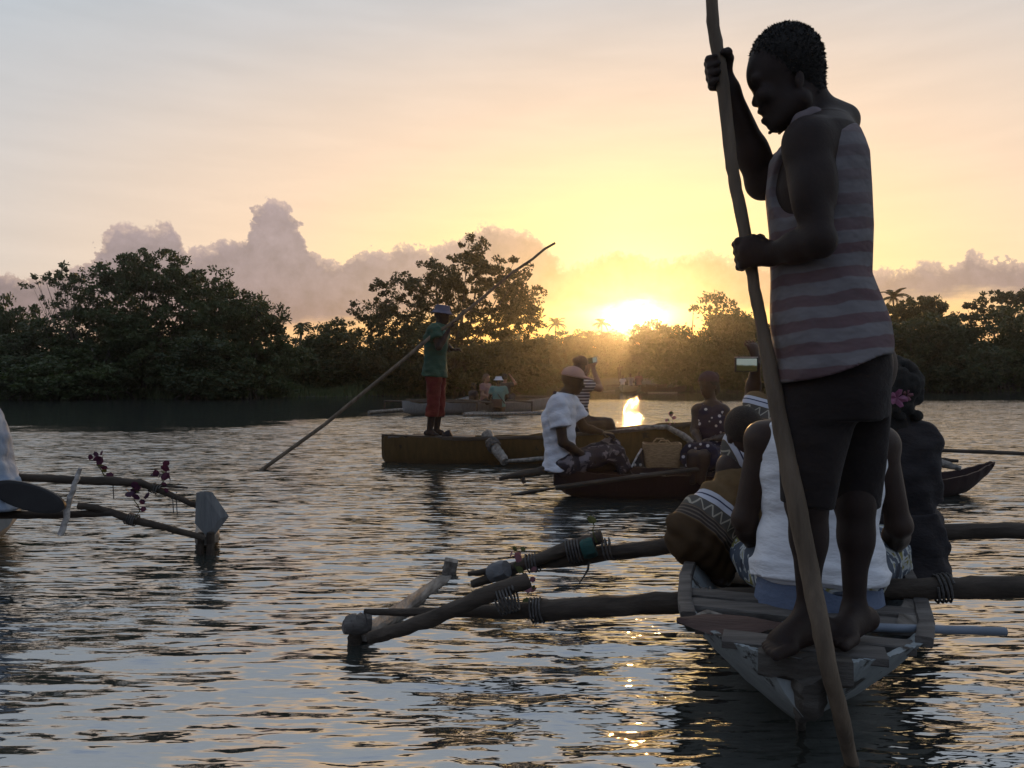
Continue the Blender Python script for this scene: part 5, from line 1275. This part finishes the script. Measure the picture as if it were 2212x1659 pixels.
sprig(P(340, 1062, 4.25), .14, m_purple, 'purple bougainvillea cluster where the upper left boom bends down', 12, 5)
sprig(P(292, 1118, 4.1), .15, m_purple, 'purple bougainvillea cluster on the lower left boom', 12, 6)
sprig(P(1452, 922, 8.95), .15, m_pink, 'small sprig with pale flowers on the rim of the ochre canoe', 6, 7)
m_hflower = material('pink_petal', (.24, .065, .14), (.32, .14, .21), .6, 30, transl=.2)
def blossom(c, r, label, seed, mat):
    r_ = random.Random(seed); e = empty('hair_flower', c); tag(e, label, 'flower', 'flowers in the hair')
    for k in range(5):
        a = 6.283 * k / 5 + r_.uniform(-.2, .2); d = np.array([math.cos(a), -.25, math.sin(a)]); s_ = np.array([-math.sin(a), 0, math.cos(a)]); p = np.asarray(c, float)
        v = [p, p + d * r * .5 + s_ * r * .4, p + d * r + s_ * r * .22 + np.array([0, -.01, 0]), p + d * r * 1.02 - s_ * r * .22 + np.array([0, -.01, 0]), p + d * r * .5 - s_ * r * .4, p + d * r * .55 + np.array([0, -.012, 0])]
        mb = MB(); mb.add(v, [(0, 1, 5), (1, 2, 5), (2, 3, 5), (3, 4, 5), (4, 0, 5)]); put('petal', mb, mat, e)
blossom(P(1937, 860, 2.98), .036, 'larger pink flower low in the curly hair at right', 1, m_hflower)
blossom(P(1957, 854, 3.0), .022, 'small pale pink flower at the ear of the curly haired person', 2, m_pink)

# --- red canoe ------------------------------------------------------------
x0, x1 = P(1196, 1000, YB2)[0], P(2158, 1000, YB2)[0]; O2 = np.array([x0, YB2, 0]); L2 = x1 - x0
b2 = empty('outrigger_canoe', O2); tag(b2, 'dark red dugout canoe with upturned prow, crossing behind the striped passengers', 'canoe')
b2['label'] = 'dark red dugout canoe with upturned prow, carrying the man in white T-shirt'
S = [0, .10, .4, 1.0, 2.0, 2.9, 3.4, 3.7, L2 - .05, L2]
put('hull', hull(O2, (1, .02, 0), S, [.05, .15, .26, .32, .32, .29, .20, .12, .05, .03], [.25, .238, .225, .215, .205, .175, .165, .205, .275, .295], [.10, .02, -.10, -.12, -.12, -.12, -.06, .02, .18, .25], seed=4), hull_paint('red_hull_paint', (.030, .013, .011), (.035, .022, .016), .70, (.03, .02, .015)), b2)
log(b2, [P(1078, 1034, 6.3), P(1130, 1024, 6.35), P(1200, 1012, 6.5), P(1330, 1008, 6.6)], [.012, .035, .04, .035], m_log, 'boom', seed=7)
log(b2, [P(1128, 1032, 6.3), P(1133, 1044, 6.3)], [.02, .014], m_log, 'peg', seed=8)
log(b2, [P(1985, 995, 6.5), P(2030, 1000, 6.45), P(2075, 1012, 6.4)], [.045, .04, .02], m_bleach, 'boom', seed=9)
log(b2, [P(2020, 992, 6.55), P(2070, 996, 6.5)], [.022, .014], m_log, 'peg', seed=10)
for xx in (.9, 1.7, 2.4):
    mb = MB(); mb.beam((x0 + xx, YB2 - .22, .16), (x0 + xx, YB2 + .22, .16), .2, .03); put('thwart', mb, m_plank, b2)
lp = [P(1104, 1070, 6.12), P(1150, 1062, 6.15), P(1200, 1054, 6.18), P(1300, 1040, 6.2), P(1420, 1024, 6.2), P(1500, 1014, 6.22), P(1575, 1006, 6.25)]
pdl = empty('long_paddle', lp[0]); tag(pdl, 'long dark paddle lying along the side of the red canoe, blade in water', 'paddle')
mb = MB(); mb.tube(lp[2:], [.022, .02, .019, .018, .017], 8, .06); put('shaft', mb, m_log, pdl)
mb = MB(); mb.tube([lp[0], lerp(lp[0], lp[1], .5), lp[1], lp[2]], [.012, .05, .055, .022], 10, flat=.35); put('blade', mb, m_log, pdl)
# woven basket and pouch in it
def basket():
    c = P(1430, 1008, YB2 - .12); m = pattern_mat('woven_straw', lambda t, v: t.mix(t.mr(t.m('MULTIPLY', t.m('SINE', t.m('MULTIPLY', t.add('ShaderNodeSeparateXYZ').outputs[2], 1.0)), 1.0), -1, 1), (.27, .17, .085, 1), (.36, .24, .13, 1)), folds=.1)
    m = material('woven_straw', (.20, .125, .06), (.34, .22, .12), .85, 26, (1, 1, 5), bump=.6, bscale=60)
    e = empty('straw_basket', c); tag(e, 'tan woven straw basket beside the polka dot dress', 'basket'); mb = MB(); n = 24; v = []; f = []
    for (z, a, b) in ((.0, .145, .09), (.07, .158, .10), (.14, .164, .105), (.205, .168, .10), (.205, .156, .088), (.03, .138, .08)):
        for k in range(n):
            th_ = 6.283 * k / n; cx = math.copysign(abs(math.cos(th_)) ** .6, math.cos(th_)); sy = math.copysign(abs(math.sin(th_)) ** .6, math.sin(th_)); v.append(c + np.array([cx * a, sy * b, z + .006 * math.sin(3 * th_)]))
    for i in range(5): f += [(i*n+k, i*n+(k+1) % n, (i+1)*n+(k+1) % n, (i+1)*n+k) for k in range(n)]
    f += [tuple(range(n-1, -1, -1)), tuple(5*n+k for k in range(n))]; mb.add(v, f); put('body', mb, m, e)
    for sy in (-.095, .095):
        mb = MB(); mb.tube([c + np.array([-.06, sy, .2]), c + np.array([-.03, sy, .235]), c + np.array([.03, sy, .235]), c + np.array([.06, sy, .2])], .008, 6); put('handle', mb, m, e)
basket()
def pouch():
    c = P(1377, 1008, YB2 - .12); e = empty('leather_pouch', c); tag(e, 'small dark pointed pouch with two pale studs left of the straw basket', 'bag'); mb = MB()
    mb.box8([c + np.array([-.055, -.04, 0]), c + np.array([.05, -.04, 0]), c + np.array([.05, .04, 0]), c + np.array([-.055, .04, 0])], [c + np.array([.035, -.012, .155]), c + np.array([.05, -.012, .15]), c + np.array([.05, .012, .15]), c + np.array([.035, .012, .155])]); put('body', mb, m_dark, e)
    mb = MB(); mb.tube([c + np.array([-.058, -.045, .0]), c + np.array([-.01, -.03, .09]), c + np.array([.035, -.014, .158])], .009, 6); put('piping', mb, m_birch, e)
    for q in (-.03, .02):
        mb = MB(); p = c + np.array([q, -.042, .02]); mb.tube([p + np.array([0, -.006, 0]), p], [.009, .013], 8); put('stud', mb, material('stud_metal', (.5, .48, .45), None, .3, metal=.6), e)
pouch()
# thin pole carried level at the right edge
mb = MB(); mb.tube([P(1990, 971, 7.5), P(2060, 974, 7.5), P(2140, 977, 7.48), P(2300, 984, 7.45)], [.02, .019, .019, .018], 8, .05); thing('level_pole', mb, m_log, P(1990, 971, 7.5), 'thin dark pole lying level over the water at the right edge', 'pole')

# --- ochre canoe ------------------------------------------------------------
x0, x1 = P(826, 970, YB3)[0], P(1690, 900, YB3)[0]; O3 = np.array([x0, YB3, 0]); L3 = x1 - x0
b3 = empty('outrigger_canoe', O3); tag(b3, 'ochre plank canoe carrying the poler in red shorts', 'canoe')
S = [0, .06, .4, 1.2, 2.2, 3.2, 4.0, L3 - .3, L3]
put('hull', hull(O3, (1, 0, 0), S, [.07, .16, .26, .32, .33, .33, .28, .14, .03], [.325, .33, .318, .30, .33, .42, .50, .58, .62], [.04, -.05, -.1, -.12, -.12, -.12, -.1, .1, .4], seed=5, wob=.013, shape=((0, 0), (.5, .08), (.84, .42), (1, 1))), hull_paint('ochre_hull_paint', (.105, .062, .02), (.04, .026, .015), .60, (.06, .035, .015)), b3)
mb = MB(); mb.beam((x0 + .1, YB3 - .02, .318), (x0 + 1.15, YB3 - .02, .312), .34, .022, seg=4, jit=.006); put('deck_board', mb, m_plank, b3)
for i, (a, b) in enumerate(((0.02, .9), (.9, 1.9), (1.9, 2.9), (2.9, 4.0))):
    z0_, z1_ = np.interp([a, b], S, [.325, .33, .318, .30, .33, .42, .50, .58, .62]); g0_, g1_ = np.interp([a, b], S, [.07, .16, .26, .32, .33, .33, .28, .14, .03])
    mb = MB(); mb.beam((x0 + a, YB3 - g0_, z0_ + .005), (x0 + b, YB3 - g1_, z1_ + .005), .05, .04, seg=5, jit=.012, seed=i); put('gunwale_rail', mb, m_log, b3)
log(b3, [P(1052, 940, 9.0), P(1066, 962, 8.85), P(1082, 985, 8.7), P(1092, 998, 8.6)], [.075, .065, .06, .05], m_bleach, 'strut', seed=11)
log(b3, [P(1085, 997, 8.62), P(1180, 990, 8.6), P(1300, 986, 8.6)], [.022, .024, .022], m_bleach, 'float', seed=12)
log(b3, [P(1330, 932, 8.88), P(1400, 923, 8.87), P(1440, 922, 8.86), P(1475, 940, 8.8), P(1500, 960, 8.75)], [.02, .028, .03, .04, .035], m_bleach, 'boom', seed=13)
lashing(b3, P(1066, 962, 8.85), P(1052, 940, 9.0) - P(1092, 998, 8.6), .07, 4, .10, rr=.012)
for xx in (2.45, 3.3):
    mb = MB(); mb.beam((x0 + xx, YB3 - .25, .23), (x0 + xx, YB3 + .25, .23), .22, .03); put('thwart', mb, m_plank, b3)
mb = MB(); c = P(966, 941, YB3 - .12); mb.tube([c + np.array([-.05, 0, -.04]), c + np.array([-.03, 0, -.01]), c + np.array([.03, 0, .02]), c + np.array([.05, 0, .03])], [.03, .05, .055, .05], 12); thing('black_bailer', mb, m_dark, c - np.array([0, 0, .05]), 'black bailer cup at the feet of the man in red shorts', 'cup')

# --- canoe at the left edge -----------------------------------------------------
O4 = np.array([-3.15, 4.55, 0]); b4 = empty('outrigger_canoe', O4); tag(b4, 'canoe cut by the left edge, its two flowered booms reaching into view', 'canoe')
S = [0, .2, .6, 1.5, 3.0, 4.2, 4.8]
put('hull', hull(O4, (-.82, .57, 0), S, [.10, .22, .32, .38, .38, .25, .04], [.27, .25, .24, .23, .23, .3, .4], [.1, 0, -.1, -.14, -.14, -.05, .25], seed=6), hull_paint('white_hull_paint', (.34, .34, .33), (.10, .085, .07), .6), b4)
bm4a = log(b4, [P(-420, 1030, 4.1), P(36, 1030, 4.12), P(155, 1037, 4.14), P(233, 1039, 4.16), P(304, 1043, 4.2), P(340, 1057, 4.24), P(390, 1078, 4.3), P(432, 1095, 4.36)], [.022, .022, .022, .025, .021, .017, .017, .016], m_log, 'boom', seed=14)
log(b4, [P(345, 1049, 4.26), P(406, 1054, 4.3)], [.008, .006], m_log, 'twig', seed=15)
bm4b = log(b4, [P(-420, 1110, 4.0), P(0, 1112, 4.02), P(146, 1112, 4.06), P(243, 1108, 4.1), P(282, 1122, 4.14), P(360, 1140, 4.22), P(440, 1163, 4.32)], [.021, .021, .021, .020, .022, .018, .017], m_log, 'boom', seed=16)
log(b4, [P(168, 1092, 4.06), P(210, 1098, 4.08), P(260, 1112, 4.12)], [.018, .02, .016], m_log, 'strut', seed=17)
lashing(bm4b, P(285, 1122, 4.14), (1, 0, -.3), .028, 5, .06); lashing(bm4a, P(335, 1055, 4.24), (1, .1, -.4), .024, 4, .05)
for k, (u, v_) in enumerate(((375, 1085), (383, 1090), (246, 1055))):
    mb = MB(); q = P(u, v_, 4.24); mb.tube([q + np.array([.02, 0, .06]), q + np.array([-.005, 0, .02]), q + np.array([.0, 0, -.06])], .003, 5); put('dangling_cord', mb, m_rope, bm4a)
# float end: a tilted board standing on short posts
fa = [P(424, 1064, 4.30), P(440, 1066, 4.34), P(477, 1119, 4.42), P(446, 1159, 4.36), P(421, 1131, 4.30)]; th_ = np.array([.03, .05, .0])
mb = MB(); mb.add([p for p in fa] + [p + th_ for p in fa], [(4, 3, 2, 1, 0), (5, 6, 7, 8, 9)] + [(k, (k+1) % 5, 5+(k+1) % 5, 5+k) for k in range(5)]); put('float_end', mb, material('grey_board', (.12, .125, .13), (.19, .195, .20), .8, 3, (9, 9, 1.4), bump=.6), b4, smooth=False)
float_board(b4, P(446, 1168, 4.38), P(452, 1100, 6.6), .14, .09, m_bleach, .2, 5)
for (u, w_) in ((434, .03), (455, .035)):
    mb = MB(); mb.beam(P(u, 1150, 4.36), P(u - 2, 1222, 4.37), w_, w_, up=(0, 1, 0), seg=3, jit=.006); put('float_post', mb, m_log, b4)
stk = [P(174, 1011, 4.0), P(166, 1034, 4.0), P(156, 1063, 3.99), P(147, 1092, 3.98), P(143, 1119, 3.97), P(131, 1156, 3.95)]
mb = MB(); fp = [lerp(stk[i], stk[i+1], q) for i in range(5) for q in (0, .33, .66)] + [stk[-1]]; rr = random.Random(9); mb.tube([p + np.array([rr.uniform(-.004, .004), 0, 0]) for p in fp], [.011 + .006 * i / 15 + rr.uniform(-.0015, .0015) for i in range(16)], 10, .06); thing('white_barked_stick', mb, m_birch, stk[-1], 'white barked stick propped across the two booms at the left edge', 'stick')
pb = empty('paddle', P(61, 1073, 3.9)); tag(pb, 'black oval paddle blade seen flat between the booms at the left edge', 'paddle'); c = P(61, 1073, 3.9); d = nrm(np.array([.93, 0, -.26])); e_ = nrm(np.array([.26, 0, .93])); v = []
for yy, k_ in ((-.008, .94), (-.012, .8), (.008, .94)):
    for i in range(28):
        a = 6.283 * i / 28; v.append(c + d * .205 * k_ / .94 * math.cos(a) + e_ * .070 * k_ / .94 * math.sin(a) + np.array([0, yy, 0]))
mb = MB(); mb.add(v, [tuple(28 + i for i in range(28))] + [(i, 28 + i, 28 + (i+1) % 28, (i+1) % 28) for i in range(28)] + [(i, (i+1) % 28, 56 + (i+1) % 28, 56 + i) for i in range(28)] + [tuple(56 + i for i in range(27, -1, -1))]); m_blk = material('black_paint', (.012, .012, .013), (.02, .02, .02), .5, 10); put('blade', mb, m_blk, pb)
mb = MB(); mb.tube([c - d * .19, c - d * 1.2], [.016, .016], 8); put('shaft', mb, m_log, pb)

# --- phones --------------------------------------------------------------------
def phone(c, wdt, hgt, label, yaw=0., roll=0.):
    e = empty('phone', c); e.rotation_euler = (0, roll, yaw); tag(e, label, 'phone'); mb = MB(); mb.beam((-wdt/2, 0, 0), (wdt/2, 0, 0), .009, hgt)
    me_ = mesh_np('case', mb.v, mb.f, m_blk); obj('case', me_, e)
    m = bpy.data.materials.new('phone_screen'); m.use_nodes = True; t = NT(m.node_tree); t.n.clear(); tcx = t.add('ShaderNodeTexCoord'); sp = t.add('ShaderNodeSeparateXYZ'); t.put(sp.inputs[0], tcx.outputs['Object'])
    em = t.add('ShaderNodeEmission'); t.put(em.inputs[0], t.mix(t.mr(t.m('ADD', sp.outputs[2], t.m('MULTIPLY', t.noise(tcx.outputs['Object'], 30.0), .012)), .0, .008), (.05, .045, .02, 1), (.30, .36, .34, 1))); em.inputs[1].default_value = .5
    out = t.add('ShaderNodeOutputMaterial'); t.l.new(em.outputs[0], out.inputs[0]); w2, h2 = wdt * .88, hgt * .86
    obj('screen', mesh_np('screen', [(-w2/2, -.0062, -h2/2), (w2/2, -.0062, -h2/2), (w2/2, -.0062, h2/2), (-w2/2, -.0062, h2/2)], [(0, 1, 2, 3)], m), e)
    mb = MB(); mb.beam((-wdt/2, 0, hgt/2 + .002), (wdt/2, 0, hgt/2 + .002), .010, .004); obj('case_rim', mesh_np('case_rim', mb.v, mb.f, m_birch), e)
phone(P(1612, 788, 3.86), .125, .075, 'phone held up sideways, its lit screen left of the tall pole', yaw=.1)
phone(P(1280, 778, 9.4), .075, .14, 'phone raised by the passenger in the striped top', yaw=.5, roll=1.4)

# --- boats and people further off ------------------------------------------------
def simple_canoe(a, b, half, zg, mat, label, group, seed):
    a = np.asarray(a, float); b = np.asarray(b, float); d = b - a; L = float(np.hypot(d[0], d[1])); O = np.array([a[0], a[1], 0]); e = empty('outrigger_canoe', O); tag(e, label, 'canoe', group)
    S = [0, .15 * L, .4 * L, .75 * L, L]; put('hull', hull(O, d, S, [.05, half * .8, half, half * .8, .04], [zg + .14, zg + .02, zg, zg + .02, zg + .16], [.12, -.05, -.1, -.05, .14], seed=seed, fine=5), mat, e)
    hd = nrm(np.array([d[0], d[1], 0])); lt = np.array([-hd[1], hd[0], 0])
    for q in (.35, .65): log(e, [O + hd * L * q + lt * -1.5 + np.array([0, 0, zg + .06]), O + hd * L * q + lt * 1.5 + np.array([0, 0, zg + .06])], [.03, .03], m_log, 'boom', n=7, seed=seed)
    for q in (-1.5, 1.5): log(e, [O + hd * L * .15 + lt * q + np.array([0, 0, .05]), O + hd * L * .8 + lt * q + np.array([0, 0, .05])], [.045, .05], m_bleach, 'float', n=8, seed=seed + 1)
    for q in (-1.5, 1.5):
        for r in (.35, .65): log(e, [O + hd * L * r + lt * q + np.array([0, 0, .05]), O + hd * L * r + lt * q + np.array([0, 0, zg + .06])], [.025, .025], m_log, 'strut', n=6, seed=seed)
m_grey_h = hull_paint('grey_hull_paint', (.20, .20, .20), (.06, .05, .04), .66); m_brown_h = hull_paint('brown_hull_paint', (.07, .05, .035), (.04, .03, .022), .7); m_pale_h = hull_paint('green_grey_hull', (.22, .24, .20), (.08, .07, .05), .75)
far_g = 'canoes further off'
simple_canoe(P(925, 866, 21.0), P(1195, 862, 22.5), .35, .30, m_grey_h, 'long grey canoe behind the person in the white bucket hat', far_g, 21)
simple_canoe(P(872, 868, 20.0), P(1015, 858, 24.0), .3, .28, m_grey_h, 'grey canoe end showing left of the red shorts', far_g, 22)
simple_canoe(P(1110, 862, 26.0), P(1215, 856, 28.0), .3, .28, m_brown_h, 'brown canoe right of the white bucket hat', far_g, 23)
simple_canoe(P(1345, 842, 50), P(1375, 838, 58), .55, .42, m_pale_h, 'pale stern of the far boat below the sun', far_g, 24)
simple_canoe(P(1385, 842, 50), P(1480, 842, 49.5), .4, .35, m_brown_h, 'long dark canoe lying along the far bank right of the sun glitter', far_g, 25)
simple_canoe(P(1395, 838, 53), P(1440, 838, 53), .35, .45, m_brown_h, 'short dark canoe behind the long one at the far bank', far_g, 26)
def far_person(u, v_top, Y, hgt, label, shirt, hair=None, hatm=None, face=(0, 1, 0), up_arm=False, seated=True, h=.03, skin=None, z_base=None, bottom=None):
    x = (u - CX) / F * Y; zt = hz2(v_top, Y); s = hgt / (.90 if seated else 1.68)
    zb = zt - hgt; a = lambda dx, dy, z: np.array([x + dx, Y + dy, zb + z * s]); fd = nrm(face); rt = np.array([fd[1], -fd[0], 0])
    def b(f_, r_, z): return np.array([x, Y, zb]) + (fd * f_ + rt * r_) * s + np.array([0, 0, z * s])
    if seated:
        J = dict(pel=b(0, 0, .12), neck=b(0, 0, .60), head=b(.03, 0, .76), face=fd, shL=b(0, -.17, .55), shR=b(0, .17, .55), elL=b(.05, -.24, .30), elR=b(.05, .24, .30), wrL=b(.25, -.16, .22), wrR=b(.25, .16, .22), hiL=b(0, -.09, .09), hiR=b(0, .09, .09), knL=b(.40, -.12, .22), knR=b(.40, .12, .22), anL=b(.45, -.1, -.1), anR=b(.45, .1, -.1))
    else:
        J = dict(pel=b(0, 0, .90), neck=b(0, 0, 1.38), head=b(.02, 0, 1.54), face=fd, shL=b(0, -.17, 1.33), shR=b(0, .17, 1.33), elL=b(.05, -.25, 1.08), elR=b(.05, .25, 1.08), wrL=b(.22, -.2, .98), wrR=b(.22, .2, .98), hiL=b(0, -.09, .86), hiR=b(0, .09, .86), knL=b(.03, -.1, .45), knR=b(.03, .1, .45), anL=b(0, -.1, .06), anR=b(0, .1, .06))
    if up_arm: J['elR'] = b(.12, .30, J['shR'][2] / s - zb / s + .04); J['wrR'] = b(.2, .12, J['head'][2] / s - zb / s + .05)
    cl = [dict(kind='top', name='shirt', mat=shirt, infl=.02, sleeve=.6, h=h, fold=0, long=.08, nkd=.03)]
    cl.append(dict(kind='bottom', name='trousers', mat=bottom or m_dark, infl=.015, leg=1.6, h=h, fold=0))
    o, inf = person(J, skin or m_skin2, h, label, s=s, hair=hair, clothes=cl, finger=False)
    if hatm: hat(o, inf, 'bucket', hatm, h * .6, s * 1.15)
    return o, inf
def hz2(v, Y): return H - (v - HY) / F * Y
m_tealc = cloth('teal_shirt', (.07, .16, .15), (.09, .20, .18)); m_pale = cloth('pale_shirt', (.50, .50, .53)); m_pinkc = cloth('rose_shirt', (.22, .12, .11)); m_greyc = cloth('grey_vest', (.17, .17, .19)); br = dict(kind='crop', mat=m_hair)
o, inf = far_person(1077, 812, 20.5, 1.68, 'person in teal shirt and white bucket hat wading waist deep', m_tealc, hatm=cloth('white_hat', (.55, .55, .58)), face=(-.1, 1, 0), seated=False, h=.02)
mb = MB(); q = [inf['hp'](-.06, .12, -.22), inf['hp'](-.14, .02, -.38), inf['hp'](-.14, -.16, -.62)]; mb.tube(q, .03, 6, flat=.4); put('shoulder_strap', mb, m_dark, o)
mb = MB(); c = inf['hp'](-.17, .05, -.62); mb.beam(c + np.array([-.16, 0, 0]), c + np.array([.13, 0, 0]), .10, .24); put('satchel', mb, cloth('brown_satchel', (.07, .045, .04)), o)
far_person(1049, 806, 21.5, .95, 'woman in rose top seated left of the white bucket hat', m_pinkc, hair=dict(kind='long', mat=material('auburn_hair', (.08, .045, .03), (.12, .07, .045), .7, 30)), face=(.7, -.4, 0), h=.022, skin=m_skin3)
far_person(1022, 826, 22.3, .80, 'dark figure seated at the far left of the distant group', m_dark, hair=br, face=(.8, .5, 0), h=.025)
far_person(1090, 806, 23.0, .95, 'person half hidden behind the white bucket hat with one arm raised', m_dark, hair=br, face=(.3, .9, 0), up_arm=True, h=.025, skin=m_skin3)
far_person(1362, 806, 52, .92, 'person in grey vest seated in the far boat below the sun', m_greyc, hair=br, h=.035)
far_person(1345, 810, 53, .85, 'person in white shirt seated left in the far boat', m_pale, hair=br, face=(.5, .8, 0), h=.035)
far_person(1338, 787, 55, 1.25, 'figure with raised arm standing behind the far boat', m_dark, hair=br, face=(.5, .8, 0), seated=False, up_arm=True, h=.04)
far_person(1380, 803, 54, 1.0, 'figure in rose top at the right of the far boat', m_pinkc, hair=br, h=.04)
# the passenger cut by the left frame edge
def left_passenger():
    Y0 = 4.05; a = lambda u, v, Y=Y0: P(u, v, Y)
    J = dict(pel=a(-34, 1046), chest=a(-56, 955), neck=a(-66, 872), head=a(-84, 812), face=(-.9, .4, -.1), shL=a(-70, 900, Y0 - .17), shR=a(-50, 900, Y0 + .17), elL=a(-85, 990, Y0 - .2), elR=a(-60, 990, Y0 + .22), wrL=a(-150, 1010, Y0 - .1), wrR=a(-140, 1010, Y0 + .1),
             hiL=a(-40, 1060, Y0 - .1), hiR=a(-36, 1060, Y0 + .1), knL=a(-190, 1040, Y0 - .1), knR=a(-190, 1040, Y0 + .1), anL=a(-190, 1160, Y0 - .1), anR=a(-190, 1160, Y0 + .1))
    def tie(t, v):
        n1 = t.noise(t.mapping(v, (5, 5, 2)), 2.2, 4.0, .6, .5); return t.mix(t.mr(n1, .42, .62), (.18, .23, .31, 1), (.34, .38, .44, 1))
    person(J, m_skin2, .012, 'passenger in pale blue top cut by the left frame edge', s=1.0, hair=dict(kind='bun', mat=m_hair), clothes=[dict(kind='top', name='loose_top', mat=pattern_mat('pale_blue_print', tie), infl=.045, sleeve=.8, long=.16, hemf=.02, h=.012)], bulk=1.1)
left_passenger()
